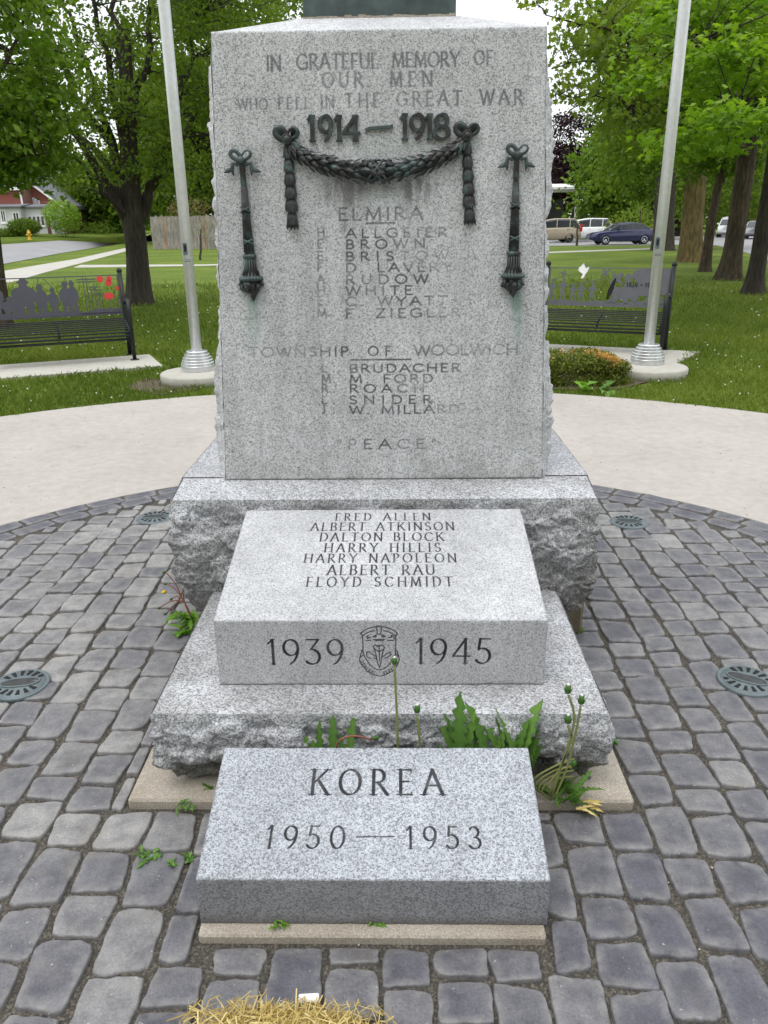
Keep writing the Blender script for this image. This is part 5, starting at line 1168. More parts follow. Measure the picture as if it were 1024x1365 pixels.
# saplings
def sapling(px, py, pyt, label, seed, foliage=True, mat=LEAF_MD):
    rng = np.random.default_rng(seed); b_ = gz(px, py); t = thing('sapling', label, 'sapling', (b_[0], b_[1], 0), 0, 'young saplings'); top = at(px+1, pyt, b_[1])
    m = MB(); branch(m, b_*[1, 1, 0] - [0, 0, .03], top, .0016*b_[1], .0006*b_[1], rng, .03, 7)
    for i in range(7):
        f = .5 + .07*i; q = b_ + (top-b_)*f; branch(m, q, q + rng.normal(size=3)*[.35, .3, .1] + [0, 0, .4], .012, .004, rng, .08, 3)
    m.build('stem', BARK, t, True)
    C = top + rng.normal(size=(240 if foliage else 40, 3))*[.45, .4, .45]; V, F, tt_ = leaves(C, .12, rng.uniform(0, 1, len(C)), QUAD, .6, rng); link_mesh('foliage', V, F, mat, t, False, {'tint': tt_})
sapling(853, 325.5, 280, 'slim grey sapling standing in front of the dark blue car', 71)
sapling(267, 346, 305, 'thin bare sapling stick on the lawn between left flagpole and fence', 72, False)
sapling(769, 327, 300, 'thin twiggy sapling in front of the white van', 73, False)
#MARK3

# ================================================================== FENCE, HOUSES, HYDRANT
def bx(name, x0, x1, y0, y1, z0, z1, mat, parent=None, bev=0.0): m = MB(); m.box(x0, x1, y0, y1, z0, z1, bev); return m.build(name, mat, parent)
fl, fr_ = at(201, 300, 61), at(292, 300, 60); fr_[0] += .4
t = thing('board_fence', 'tall weathered grey board fence with an orange board, left of the granite shaft', 'fence', (fl[0], fl[1], 0)); rr = random.Random(9)
nb = 46; m = MB(); mo = []
for i in range(nb):
    a = fl + (fr_-fl)*i/nb; b_ = fl + (fr_-fl)*(i+.94)/nb; h = 2.30 + rr.uniform(-.05, .06)
    z0 = -.02; 
    q = MB() if i in (8, 33) else m; oy = rr.uniform(-.01, .01)
    q.prism([(0, z0), (b_[0]-a[0], z0), (b_[0]-a[0], h*.97), ((b_[0]-a[0])*.5, h), (0, h*.97)], (a[0], a[1]+oy, 0), (1, 0, 0), (0, 0, 1), .025)
    if q is not m: q.build('orange_board', FENCEO, t)
m.build('boards', FENCEM, t)
for z_ in (.4, 1.9): r_ = MB(); r_.box(fl[0], fr_[0], fl[1]+.03, fl[1]+.08, z_-.05, z_+.05); r_.build('rail', FENCEM, t)
def post(*a): pass
# ---- red brick house with white porch (left)
HD = 82.0; hz = lambda px, py, D=HD: at(px, py or 280, D)
x_l, x_c = hz(-60, 280)[0], hz(33, 280)[0]; z_e = hz(20, 252)[2]
t = thing('brick_house', 'red brick house with white trim and a white porch at the left picture edge', 'house', (x_c, HD, 0))
bx('wall', x_l, x_c, HD, HD+9, -.1, z_e, BRICK, t)
gx1 = hz(72, 275)[0]
m = MB(); gy = HD+2.2; zg = hz(72, 276, gy)[2]; zt = hz(33, 240, gy)[2]
m.prism([(0, -.1), (gx1-x_c, -.1), (gx1-x_c, zg), (.1, zt), (0, zt)], (x_c+.003, gy, 0), (1, 0, 0), (0, 0, 1), -6, 0); m.build('gable_wall', BRICK, t)
rf = MB()
for (xa, za, xb, zb) in ((x_c-.3, zt+.2, gx1+.5, zg-.2),): rf.prism([(xa, za), (xb, zb), (xb, zb+.35), (xa, za+.35)], (0, gy-.35, 0), (1, 0, 0), (0, 0, 1), -7, 0)
rf.build('gable_roof', SHINGLE, t)
v_ = MB(); v_.prism([(x_c-.3, zt-.05), (gx1+.5, zg-.42), (gx1+.5, zg-.18), (x_c-.3, zt+.22)], (0, gy-.43, 0), (1, 0, 0), (0, 0, 1), .06); v_.build('bargeboard', WHITE, t)
bx('eave', x_l-.4, x_c+.35, HD-.4, HD-.003, z_e-.12, z_e+.16, WHITE, t); bx('downpipe', x_c-.16, x_c-.02, HD-.16, HD-.03, 0, z_e-.13, WHITE, t)
m = MB(); m.prism([(0, 0), (10, 3.2), (10, 3.4), (0, .2)], (x_c+.3, HD-.4, z_e+.17), (0, 1, 0), (0, 0, 1), x_l-x_c-.8); m.build('roof', SHINGLE, t)
def window(parent, x0, x1, z0, z1, y, mull=1, fr=.09):
    w = MB()
    for a in ((x0, x1, z0, z0+fr), (x0, x1, z1-fr, z1), (x0, x0+fr, z0+fr, z1-fr), (x1-fr, x1, z0+fr, z1-fr)): w.box(a[0], a[1], y-.08, y-.004, a[2], a[3])
    for k in range(1, mull+1):
        xm = x0+(x1-x0)*k/(mull+1); w.box(xm-.03, xm+.03, y-.07, y-.004, z0+fr, z1-fr)
    w.box(x0-.08, x1+.08, y-.13, y-.003, z0-.12, z0-.003); f = w.build('window', WHITE, parent); bx('pane', x0+fr, x1-fr, y-.045, y-.006, z0+fr, z1-fr, GLASS, f)
# porch wing (left, cream) and enclosed porch (right)
pz1 = hz(10, 273, HD-2)[2]; xp0, xp1 = hz(-60, 285, HD-2)[0], hz(28, 285, HD-2)[0]
bx('porch_wall', xp0, xp1, HD-2, HD-.01, -.1, pz1-.25, HWHITE, t); m = MB(); m.prism([(0, 0), (2.4, .25), (2.4, .37), (0, .12)], (xp1+.25, HD-2.4, pz1-.24), (0, 1, 0), (0, 0, 1), xp0-xp1-.3); m.build('porch_roof', SHINGLE, t)
window(t, hz(0, 0, HD-2)[0], hz(7, 0, HD-2)[0], hz(0, 297, HD-2)[2], hz(0, 280, HD-2)[2], HD-2.0); window(t, hz(16, 0, HD-2)[0], hz(25, 0, HD-2)[0], hz(0, 295.5, HD-2)[2], hz(0, 283, HD-2)[2], HD-2.0)
r_ = MB(); 
for k in range(16): r_.box(xp0+3.5+k*.28, xp0+3.56+k*.28, HD-2.62, HD-2.56, 0, .85)
r_.box(xp0+3.3, xp0+8, HD-2.64, HD-2.54, .85, .93); r_.build('railing', WHITE, t)
ey1 = HD-1.2; xq0, xq1 = hz(33.5, 290, ey1)[0], hz(70, 290, ey1)[0]; zq = hz(50, 277, ey1)[2]
bx('enclosed_porch', xq0, xq1, ey1, gy-.45, -.1, zq, HWHITE, t)
m = MB(); m.prism([(0, 0), (2.2, .25), (2.2, .37), (0, .12)], (xq1+.2, ey1-.35, zq+.01), (0, 1, 0), (0, 0, 1), xq0-xq1-.4); m.build('enclosed_porch_roof', SHINGLE, t)
for a, b_ in ((36.5, 41), (42, 46.5), (47.5, 52), (53, 57.5)): window(t, hz(a, 0, ey1)[0], hz(b_, 0, ey1)[0], hz(45, 301, ey1)[2], hz(45, 288, ey1)[2], ey1, 0, .04)
bx('door', hz(60, 0, ey1)[0], hz(64.5, 0, ey1)[0], ey1-.06, ey1-.004, .25, hz(60, 288, ey1)[2], mk_plain('brown door', (.12, .06, .045), .5), t)
for a, b_ in ((35, 39), (41.5, 44), (46, 48.5)): window(t, hz(a, 0, gy)[0], hz(b_, 0, gy)[0], hz(40, 273.5, gy)[2], hz(40, 259.5 + (a-35)*.35, gy)[2], gy-.003, 0, .12)
window(t, hz(49, 0, gy)[0], hz(55, 0, gy)[0], hz(50, 273.5, gy)[2], hz(50, 265, gy)[2], gy-.003, 1, .14)
bx('balcony_wall', hz(41, 0, ey1)[0], hz(66, 0, ey1)[0], ey1+1.0, ey1+1.12, zq+.55, hz(50, 272.5, ey1)[2]+.25, WHITE, t)
# ---- grey roofed house behind
H2 = 97.0; h2 = lambda px, py: at(px, py or 275, H2)
a0, a1 = h2(52, 300)[0], h2(84, 300)[0]; t = thing('grey_roofed_house', 'white sided house with a grey shingle roof behind the brick house', 'house', (a0, H2, 0))
bx('wall', a0, a1, H2, H2+8, -.1, h2(60, 262)[2], HWHITE, t)
m = MB(); m.prism([(0, 0), (4.0, 3.0), (8.8, 0), (8.8, -.25), (4.0, 2.75), (0, -.25)], (a1+.35, H2-.4, h2(60, 262)[2]+.26), (0, 1, 0), (0, 0, 1), a0-a1-.7); m.build('roof', SHINGLE, t)
m = MB(); m.prism([(a1-1.6, h2(0, 275)[2]), (a1+1.0, h2(0, 275)[2]), (a1+1.0, h2(0, 262)[2]), (a1-.2, h2(0, 246)[2]), (a1-1.6, h2(0, 262)[2])], (0, H2-1.2, 0), (1, 0, 0), (0, 0, 1), -3, 0); m.build('gable', WHITE, t)
window(t, h2(76, 0)[0], h2(80, 0)[0], h2(70, 275)[2], h2(70, 266)[2], H2-1.2)
# ---- small white house further along the street
H3 = 104; h3 = lambda px, py: at(px, py or 300, H3); t = thing('white_house', 'small white house glimpsed behind trunks left of the big maple', 'house', (h3(112, 0)[0], H3, 0))
bx('wall', h3(104, 0)[0], h3(120, 0)[0], H3, H3+5, -.1, h3(0, 288)[2], WHITE, t); m = MB(); m.prism([(0, 0), (2.5, 2.0), (5, 0)], (h3(120, 0)[0]+.2, H3, h3(0, 288)[2]+.004), (0, 1, 0), (0, 0, 1), h3(104, 0)[0]-h3(120, 0)[0]-.4); m.build('roof', SHINGLE, t)
window(t, h3(108, 0)[0], h3(112, 0)[0], h3(0, 305)[2], h3(0, 293)[2], H3)
# ---- hydrant
p = at(40, 319.5, 72.5); t = thing('fire_hydrant', 'yellow fire hydrant on the far verge by the street', 'hydrant', (p[0], p[1], p[2]-.02)); s_ = .98
m = MB(); m.lathe([(.20*s_, -.03), (.20*s_, .05*s_), (.14*s_, .07*s_), (.13*s_, .52*s_), (.18*s_, .54*s_), (.18*s_, .60*s_), (.14*s_, .62*s_), (.13*s_, .70*s_), (.08*s_, .80*s_), (.03*s_, .82*s_), (.03*s_, .88*s_), (.001, .88*s_)], n=16); m.build('barrel', YELLOW, t, True, local=True)
for a in ((-1, 0), (1, 0), (0, -1)): m = MB(); m.lathe([(.07*s_, .10*s_), (.07*s_, .24*s_), (.001, .245*s_)], (0, 0, .42*s_), (0, 0, 1), np.cross((*a, 0), (0, 0, 1)), (*a, 0), 10); m.build('outlet', YELLOW, t, True, local=True)
# ---- white porch roof on the right
PD = 78.0; pz_ = lambda px, py: at(px, py or 275, PD); t = thing('porch_house', 'white porch with a square post and low roof behind the parked vans', 'house', (pz_(760, 0)[0], PD, 0))
bx('post', pz_(767, 0)[0], pz_(770.6, 0)[0], PD, PD+.28, -.05, pz_(770, 256)[2], WHITE, t)
bx('beam', pz_(700, 0)[0], pz_(776, 0)[0], PD-.05, PD+.33, pz_(770, 256)[2]+.003, pz_(770, 252.6)[2], WHITE, t)
m = MB(); m.prism([(0, 0), (6, .5), (6, .72), (0, .22)], (pz_(779, 0)[0], PD-.45, pz_(770, 252.6)[2]+.01), (0, 1, 0), (0, 0, 1), pz_(700, 0)[0]-pz_(779, 0)[0]); m.build('roof', WHITE, t)
m = MB(); a, b_ = pz_(778, 254.5), pz_(771, 262); m.tube([a + [0, .1, 0], b_ + [0, .1, 0]], .07, 6); m.build('downpipe', WHITE, t, True)
bx('wall', pz_(690, 0)[0], pz_(766, 0)[0], PD+5.5, PD+5.8, -.05, 3.6, mk_plain('dark wall', (.05, .05, .055), .8), t)
# far right building glimpse
RD = 118; m = lambda px, py: at(px, py or 300, RD); t = thing('orange_brick_house', 'orange brick house glimpsed between the right hand trunks', 'house', (m(1005, 0)[0], RD, 0))
bx('wall', m(1000, 0)[0], m(1045, 0)[0], RD, RD+8, -.1, m(0, 288)[2], mk_plain('orange wall', (.42, .19, .10), .8), t); q = MB(); q.prism([(0, 0), (4, 2.4), (8, 0)], (m(1046, 0)[0], RD-.3, m(0, 288)[2]+.004), (0, 1, 0), (0, 0, 1), m(999, 0)[0]-m(1046, 0)[0]); q.build('roof', SHINGLE, t)
window(t, m(1012, 0)[0], m(1018, 0)[0], m(0, 306)[2], m(0, 294)[2], RD)
pd = at(996, 300, 96); t = thing('utility_pole', 'pale utility pole beyond the cars on the right hand road', 'pole', (pd[0], 96, 0)); m = MB(); m.lathe([(.16, -.05), (.13, 9.0)], n=10); m.build('post', WALK, t, True, local=True); bx('crossarm', -.9, .9, -.06, .06, 8.1, 8.25, BARK, t).location = (0, 0, 0)
t.children[-1].data.transform(mathutils.Matrix.Translation((pd[0], 96, 0)))

# ================================================================== VEHICLES
def loft(mb, sec):
    """sec: list of (x, [(y,z)...]) half sections from bottom centre outwards to top centre; mirrored"""
    n_ = None; rows = []
    for x, hs in sec:
        full = [(x, y, z) for y, z in hs] + [(x, -y, z) for y, z in hs[::-1]]
        rows.append(full); n_ = len(full)
    V = [p for r_ in rows for p in r_]; F = [(i*n_+k, (i+1)*n_+k, (i+1)*n_+(k+1) % n_, i*n_+(k+1) % n_) for i in range(len(rows)-1) for k in range(n_)]
    F += [tuple(range(n_)), tuple(range((len(rows)-1)*n_+n_-1, (len(rows)-1)*n_-1, -1))]
    mb.add(V, F)
def car(label, loc, rz, paint, kind, group='parked cars beyond the park', name='parked_car', cat='car'):
    t = thing(name, label, cat, loc, rz, group)
    if kind == 'sedan':
        L, hw = 4.75, .90; belt = [(-2.38, .50), (-2.30, .70), (-1.9, .82), (-1.0, .93), (0, .97), (1.2, 1.0), (1.9, 1.02), (2.25, .98), (2.36, .72)]; bot = .22
        cabin = [(-1.15, .93), (-.42, 1.38), (.35, 1.46), (1.0, 1.42), (1.72, 1.04)]; wx = (-1.40, 1.36); wr = .33; pill = [-.35, .48, 1.12]
    else:
        L, hw = 4.9, .96; belt = [(-2.42, .58), (-2.34, .82), (-1.8, .98), (-1.3, 1.08), (0, 1.12), (1.5, 1.14), (2.3, 1.12), (2.40, .7)]; bot = .26
        cabin = [(-1.45, 1.08), (-.75, 1.62), (.4, 1.78), (1.9, 1.76), (2.32, 1.14)]; wx = (-1.48, 1.42); wr = .35; pill = [-.55, .42, 1.45]
    sec = []
    for x, zb in belt:
        e = abs(x)/(L/2); w = hw*(1 - .16*max(0, e-.75)/.25); b_ = bot + (.12 if e > .93 else 0)
        sec.append((x, [(0, b_), (w*.9, b_), (w*.985, b_+.10), (w, (b_+zb)/2), (w*.975, zb-.06), (w*.93, zb), (0, zb+.015)]))
    m = MB(); loft(m, sec); body = m.build('body', paint, t, True, local=True)
    cz_ = lambda x: np.interp(x, [c[0] for c in cabin], [c[1] for c in cabin]); bz = lambda x: np.interp(x, [c[0] for c in belt], [c[1] for c in belt])
    m = MB(); sec = []
    for x, z in cabin:
        z0 = bz(x)-.03; k = max(0.02, (z-z0)/.55); sec.append((x, [(0, z0), (hw*.90, z0), (hw*(.90-.10*min(1, k)), z0+(z-z0)*.8), (hw*(.86-.16*min(1, k)), z-.005), (0, z+.02)]))
    loft(m, sec); m.build('windows', GLASS, t, False, local=True)
    m = MB(); rx = [c for c in cabin[1:-1]]; P = []
    loft(m, [(x, [(0, z-.035), (hw*.70, z-.06), (hw*.735, z-.04), (hw*.70, z+.012), (0, z+.045)]) for x, z in [(cabin[1][0]-.06, cabin[1][1]-.03)] + rx + [(rx[-1][0]+.12, rx[-1][1]-.05)]]); m.build('roof', paint, t, True, local=True)
    for sy in (-1, 1):
        for x in pill:
            m = MB(); m.tube([(x-.0, sy*hw*.915, bz(x)-.02), (x+.05, sy*hw*.765, cz_(x+.05)-.03)], .035, 5); m.build('pillar', paint, t, local=True)
        for (xa, za), (xb, zb) in ((cabin[0], cabin[1]), (cabin[-1], cabin[-2])):
            m = MB(); m.tube([(xa, sy*hw*.89, za-.02), (xb, sy*hw*.74, zb-.03)], .045, 5); m.build('pillar', paint, t, local=True)
        m = MB(); m.box(pill[0]-.25, pill[0]-.08, min(sy*hw*.96, sy*(hw+.14)), max(sy*hw*.96, sy*(hw+.14)), bz(0)+.02, bz(0)+.14, .02); m.build('mirror', paint, t, local=True)
        for x in (pill[1]-.15, pill[2]-.2): m = MB(); m.box(x, x+.16, sy*hw-.008, sy*hw+.022, bz(0)-.16, bz(0)-.12); m.build('handle', paint, t, local=True)
        m = MB(); m.box(-L/2+.10, -L/2+.40, sy*hw*.66-.14, sy*hw*.66+.14, bz(-L/2+.2)-.17, bz(-L/2+.2)-.03, .03); m.build('headlight', LAMPW, t, local=True)
        m = MB(); m.box(L/2-.22, L/2+.012, sy*hw*.80-.10, sy*hw*.80+.10, bz(L/2-.2)-.30, bz(L/2-.2)+(.25 if kind != 'sedan' else -.06), .02); m.build('tail_light', LAMPR, t, local=True)
        for x in wx:
            y = sy*(hw-.115)
            m = MB(); m.lathe([(wr*.62, -.10), (wr*.95, -.11), (wr, -.08), (wr, .08), (wr*.95, .11), (wr*.62, .10)], (x, y, wr), (1, 0, 0), (0, 0, 1), (0, sy, 0), 26, False); w = m.build('wheel', TYRE, t, True, local=True)
            m = MB(); Z = np.array([0, sy, 0.]); O = np.array([x, y, wr])
            m.lathe([(wr*.66, .085), (wr*.64, .115), (wr*.56, .105)], O, (1, 0, 0), (0, 0, 1), Z, 24, False); m.lathe([(wr*.2, .06), (wr*.16, .11), (.001, .112)], O, (1, 0, 0), (0, 0, 1), Z, 12, False)
            for k in range(5):
                a = 2*pi*k/5 + .3; e = np.array([cos(a), 0, sin(a)]); q = np.array([-sin(a), 0, cos(a)]); m.prism([(wr*.12, -.045), (wr*.6, -.05), (wr*.6, .05), (wr*.12, .045)], O + Z*.085, e, q, .018*sy)
            m.build('rim', CHROME if paint is not GOLD else TYRE, w, True, local=True)
            m = MB(); m.lathe([(.001, .045), (wr*.6, .045)], O, (1, 0, 0), (0, 0, 1), Z, 20, False); m.build('hub_shadow', HOLE, w, local=True)
            m = MB(); m.tube([(x + (wr+.05)*cos(a), sy*(hw-.005), wr + (wr+.05)*sin(a)) for a in np.linspace(-.15, pi+.15, 16)], .03, 5); m.build('wheel_arch', paint, t, True, local=True)
    return t
a, b_ = gz(783, 327), gz(877, 325); c = (a+b_)/2; dv = b_-a
car('dark blue sedan parked side on with its nose to the left', (c[0], c[1]+.6, 0), math.atan2(dv[1], dv[0])*.25, BLUE, 'sedan')
p = at(771, 310, 66); car('gold minivan with a red tail lamp, half hidden by the granite shaft', (p[0]-2.35, 66, 0), radians(3), GOLD, 'van', name='parked_van', cat='minivan')
p = at(812, 310, 70); car('white van parked between the gold minivan and the dark blue sedan', (p[0]-2.4, 69.5, 0), radians(2), CWHITE, 'van', name='parked_van', cat='minivan')
p = gz(994, 317); p[1] = 76; p[0] = at(994, 317, 76)[0]; car('white car standing on the right hand road behind the broad trunk', (p[0], 80, 0), radians(65), CWHITE, 'van')
p = at(1004, 317, 72); car('silver grey car standing on the right hand road by the picture edge', (p[0]+.2, 72, 0), radians(62), SILVER, 'sedan')
p = at(1040, 317, 70); car('dark car cut by the right picture edge on the road', (p[0], 71, 0), radians(62), BLK, 'sedan')
p = at(196, 310, 66); car('white car mostly hidden between the maple trunk and the board fence', (p[0]-.3, 84, 0), radians(80), CWHITE, 'sedan')

# ================================================================== GRASS, WEEDS, STRAW
rng = np.random.default_rng(5)
def blades(P, h, w, tint, rng, lean=.5):
    n_ = len(P); a = rng.uniform(0, 2*pi, n_); d = np.stack([np.cos(a), np.sin(a), np.zeros(n_)], 1); q = np.stack([-np.sin(a), np.cos(a), np.zeros(n_)], 1)
    hh = h*rng.uniform(.5, 1.3, (n_, 1)); ln = lean*rng.uniform(0, 1, (n_, 1)); up = np.array([0, 0, 1.])
    v0 = P - q*w; v1 = P + q*w; v2 = P + up*hh*.6 + d*hh*ln*.3 + q*w*.8; v3 = P + up*hh + d*hh*ln
    V = np.stack([v0, v1, v2, v3], 1).reshape(-1, 3); return V, np.arange(n_*4, dtype=np.int32).reshape(n_, 4), np.repeat(tint, 4)
def scatter(n_, Y0, Y1, rng, side):
    Y = Y0*(Y1/Y0)**rng.uniform(0, 1, n_)
    s_ = rng.uniform(.30 if side > 0 else .10, .62, n_) if side > 0 else rng.uniform(.10, .64, n_)
    return np.stack([side*s_*(Y + 1.2) , Y, np.full(n_, -.03)], 1)
CS = []
for side, nn in ((-1, 115000), (1, 105000)):
    Y = 5.2*(26/5.2)**(rng.uniform(0, 1, nn)); X = side*rng.uniform(.0, .62, nn)*(Y+1.0) + (-.2 if side < 0 else 0)
    CS.append(np.stack([X, Y, np.full(nn, -.03)], 1))
P = np.concatenate(CS)
keep = (np.hypot(P[:, 0]+.25, P[:, 1]-PCY) > LR - .02 + .05*fbm(P[:, 0]*5, P[:, 1]*5, 0, 3, 44)) & (rng.uniform(0, 1, len(P)) > (P[:, 1]-13)/13)
def inpoly_slab(P, e, d, q, l, w): r_ = P[:, :2]-e; u = r_@d; v = r_@q; return (u < .05) & (u > -l) & (v > -.01) & (v < w)
for (an, px, py, l, w) in ((La, 217, 488, 2.6, 1.02), (Ra, 897, 487, 2.4, 1.16)):
    keep &= ~inpoly_slab(P, gz(px, py)[:2], np.array([cos(an), sin(an)]), np.array([-sin(an), cos(an)]), l, w)
for p_ in (pl, pr): keep &= np.hypot(P[:, 0]-p_[0], P[:, 1]-p_[1]+.13) > .40
keep &= ~((np.abs(P[:, 0]-hc[0]) < .85) & (np.abs(P[:, 1]-hc[1]) < .40) & (rng.uniform(0, 1, len(P)) < .92))
sp = gz(215, 512); keep &= ~((np.hypot((P[:, 0]-sp[0])/.38, (P[:, 1]-sp[1])/.28) < 1) & (rng.uniform(0, 1, len(P)) < .75))
P = P[keep]; tn = np.clip(.45 + .55*fbm(P[:, 0]*.8, P[:, 1]*.8, 0, 4, 3) + rng.uniform(-.3, .3, len(P)), 0, 1)
sc = np.clip(P[:, 1:2]/9, .8, 2.4); V, F, tt_ = blades(P, .062*np.sqrt(sc), .0042*sc, tn, rng, .9)
tag(link_mesh('grass', V, F, GRASS, None, False, {'tint': tt_}), 'short mown grass blades of the park lawn', 'grass', kind='stuff')
# dandelion clocks and daisies sprinkled over the lawn
P = P[rng.choice(len(P), 520, replace=False)] + [0, 0, .05]; P = P[P[:, 1] > 7]
m = MB()
for p_ in P: m.ball(p_, .008*min(2.2, p_[1]/8)*rng.uniform(.6, 1.2), 5, 3)
tag(m.build('clover_flowers', FLUFF, None, True), 'tiny white flower heads sprinkled over the lawn', 'flowers', kind='stuff')

def dleaf(mb, base, az, L, W, lift, rng, curl=.5, teeth=7):
    """toothed dandelion leaf arching up and out"""
    base = np.asarray(base, float); d = np.array([cos(az), sin(az), 0]); q = np.array([-sin(az), cos(az), 0]); n_ = teeth*2+1; tw = rng.uniform(-1.0, 1.0); V = []; F = []; curl = curl*rng.uniform(.6, 1.9)
    for i in range(n_+1):
        t = i/n_; el = lift - curl*t*1.4; 
        if i == 0: p = base.copy(); 
        else: p = p + (d*cos(el) + np.array([0, 0, sin(el)]))*L/n_
        w = W*(.12 + .88*sin(pi*min(1, t**.75*.86 + .02))) * (rng.uniform(.85, 1.15) if i % 2 else .46) if i < n_ else .001
        qq = q*cos(tw*t) + np.array([0, 0, sin(tw*t)]); up = np.array([0, 0, .25*w]) - d*w*.45
        back = -d*cos(el)*L/n_*.35*(1 if i % 2 else 0)
        V += [p - qq*w + up + back, p, p + qq*w + up + back]
    for i in range(n_): a = i*3; F += [(a, a+1, a+4, a+3), (a+1, a+2, a+5, a+4)]
    t0 = rng.uniform(0, .6); i0 = len(mb.a); mb.tint = t0; mb.add(V, F)
    for k in range(i0+1, len(mb.a), 3): mb.a[k] = min(1, t0 + .4)
def leafpart(t, base, az, L, W, lift, rng, mat=WEED, curl=.5, teeth=7): m = MB(); dleaf(m, base, az, L, W, lift, rng, curl, teeth); return m.build('leaf', mat, t, True)
def stalk(t, pts, r, mat=STEM, name='stalk'): m = MB(); m.tint = .5; m.tube([cr_([np.array(p, float) for p in pts], i*(len(pts)-1)/10) for i in range(11)], r, 6); return m.build(name, mat, t, True)
def bud(t, p, r, d=(0, 0, 1), fluff=True):
    d = nrm(np.array(d, float)); s_ = nrm(np.cross(d, [0.3, 1, 0.1])); q = np.cross(d, s_)
    m = MB(); m.tint = .1; m.lathe([(r*.25, -r*.6), (r*.8, -r*.2), (r*.9, r*.4), (r*.7, r*1.3), (r*.35, r*2.0)], p, s_, q, d, 9)
    for k in range(6): a = k*1.05; e = s_*cos(a) + q*sin(a); m.prism([(-r*.25, 0), (r*.25, 0), (0, r*1.2)], np.asarray(p) + e*r*.85 + d*r*.6, np.cross(d, e), nrm(d + e*.35), r*.1)
    b_ = m.build('bud', WEED, t, True)
    if fluff: f = MB(); f.lathe([(r*.3, r*1.8), (r*.42, r*2.1), (r*.2, r*2.45)], p, s_, q, d, 7); f.build('fluff', FLUFF, b_, True)
wr = np.random.default_rng(12); GY = 1.826; GZ = .03
def wx_(px, py, Y): return at(px, py, Y)
t = thing('dandelion', 'dandelion leaves rising left of centre behind the nearest stone, one reddish bent stalk', 'plant', tuple(wx_(435, 1005, GY)*[1, 1, 0] + [0, 0, GZ]))
for px, top, az, W in ((398, 980, 2.7, .018), (424, 954, 1.9, .020), (448, 950, 1.4, .019), (474, 952, 1.2, .020), (412, 985, 2.4, .015), (462, 978, .6, .015)):
    b_ = wx_(435 + (px-435)*.75, 1015, GY); b_[2] = GZ+.09; h = wx_(px, top, GY)[2]-b_[2]; dx = wx_(px, top, GY)[0]-b_[0]
    leafpart(t, b_, az if abs(dx) > .02 else 1.6, max(.03, math.hypot(h, dx))*.86, W*.9, math.atan2(h, abs(dx)+.01), wr, curl=.12)
stalk(t, [wx_(447, 1003, GY-.02), wx_(452, 987, GY-.02), wx_(472, 981, GY-.01), wx_(496, 986, GY)], .0028, RSTEM); bud(t, wx_(499, 984, GY), .007, (1, 0, .3), False)
t = thing('dandelion', 'lone tall pale dandelion stalk with a closed bud in front of the crest', 'plant', tuple(wx_(530, 1005, GY)*[1, 1, 0] + [0, 0, GZ])); stalk(t, [wx_(531, 1010, GY), wx_(529, 950, GY-.01), wx_(526, 888, GY-.02)], .0035); bud(t, wx_(526, 884, GY-.02), .0085)
t = thing('dandelion', 'short green dandelion stalk with a closed bud right of the tall one', 'plant', tuple(wx_(560, 1005, GY)*[1, 1, 0] + [0, 0, GZ])); stalk(t, [wx_(561, 1010, GY), wx_(559, 980, GY), wx_(556, 954, GY)], .0035); bud(t, wx_(556, 948, GY), .010)
t = thing('dandelion', 'broad clump of toothed dandelion leaves behind the nearest stone, right of centre', 'plant', tuple(wx_(640, 1005, GY)*[1, 1, 0] + [0, 0, GZ]))
for px, top, az, W, c0 in ((616, 934, 1.5, .026, 612), (640, 944, 2.0, .020, 652), (598, 972, 2.9, .018, 612), (708, 940, 1.0, .034, 690), (676, 952, 2.2, .018, 690), (630, 972, .4, .020, 612), (660, 965, 2.6, .016, 672), (690, 975, 1.2, .02, 680), (612, 985, 2.2, .016, 612), (645, 985, .2, .016, 625), (720, 968, .3, .024, 695), (668, 980, 1.0, .015, 664), (605, 958, 2.6, .014, 616), (628, 952, 1.0, .013, 622), (650, 972, 1.8, .013, 640), (684, 962, 2.2, .014, 676), (700, 966, .8, .016, 684), (716, 985, .2, .016, 700), (726, 1000, 0, .014, 704), (598, 990, 3, .013, 606), (636, 990, 1, .012, 634), (672, 992, 1.6, .012, 672)):
    b_ = wx_(c0, 1012, GY); b_[2] = .125; tip = wx_(px, top, GY); h = tip[2]-b_[2]; dx = tip[0]-b_[0]
    leafpart(t, b_, (0 if dx > 0 else pi)*(.55) + pi/2*.45 if abs(dx) > .02 else az, max(.04, math.hypot(h, dx))*1.0, W*1.2, math.atan2(max(h, .01), abs(dx)+.01), wr, curl=.2)
cb_ = gz(748, 1070, .03); t = thing('dandelion', 'tall dandelion with three closed heads at the right end of the nearest stone', 'plant', tuple(cb_*[1, 1, 0]+[0, 0, .0]))
for pts in ([(735, 1062), (752, 1010), (766, 960), (758, 927)], [(738, 1066), (757, 1020), (770, 965), (774, 941)], [(732, 1060), (750, 1015), (762, 985), (757, 968)], [(728, 1050), (745, 1028), (758, 1022), (762, 1024)]):
    stalk(t, [wx_(x_, y_, cb_[1]-.02) for x_, y_ in pts], .0034)
for x_, y_ in ((757, 922), (775, 936), (757, 962)): bud(t, wx_(x_, y_, cb_[1]-.02), .0105)
bud(t, wx_(764, 1020, cb_[1]-.02), .008, (.3, 0, 1), False)
for i in range(22):
    az = wr.uniform(-.9, 2.8) if i < 14 else wr.uniform(-1.4, .6); leafpart(t, cb_ + [wr.uniform(-.03, .03), wr.uniform(-.02, .05), 0], az, wr.uniform(.05, .12), wr.uniform(.010, .018), wr.uniform(.3, 1.3), wr, curl=wr.uniform(.3, .8))
for i in range(6): leafpart(t, cb_ + [wr.uniform(.02, .06), wr.uniform(-.04, .01), .004], wr.uniform(-.6, .5), wr.uniform(.04, .07), .009, .25, wr, STRAW, .3, 3)
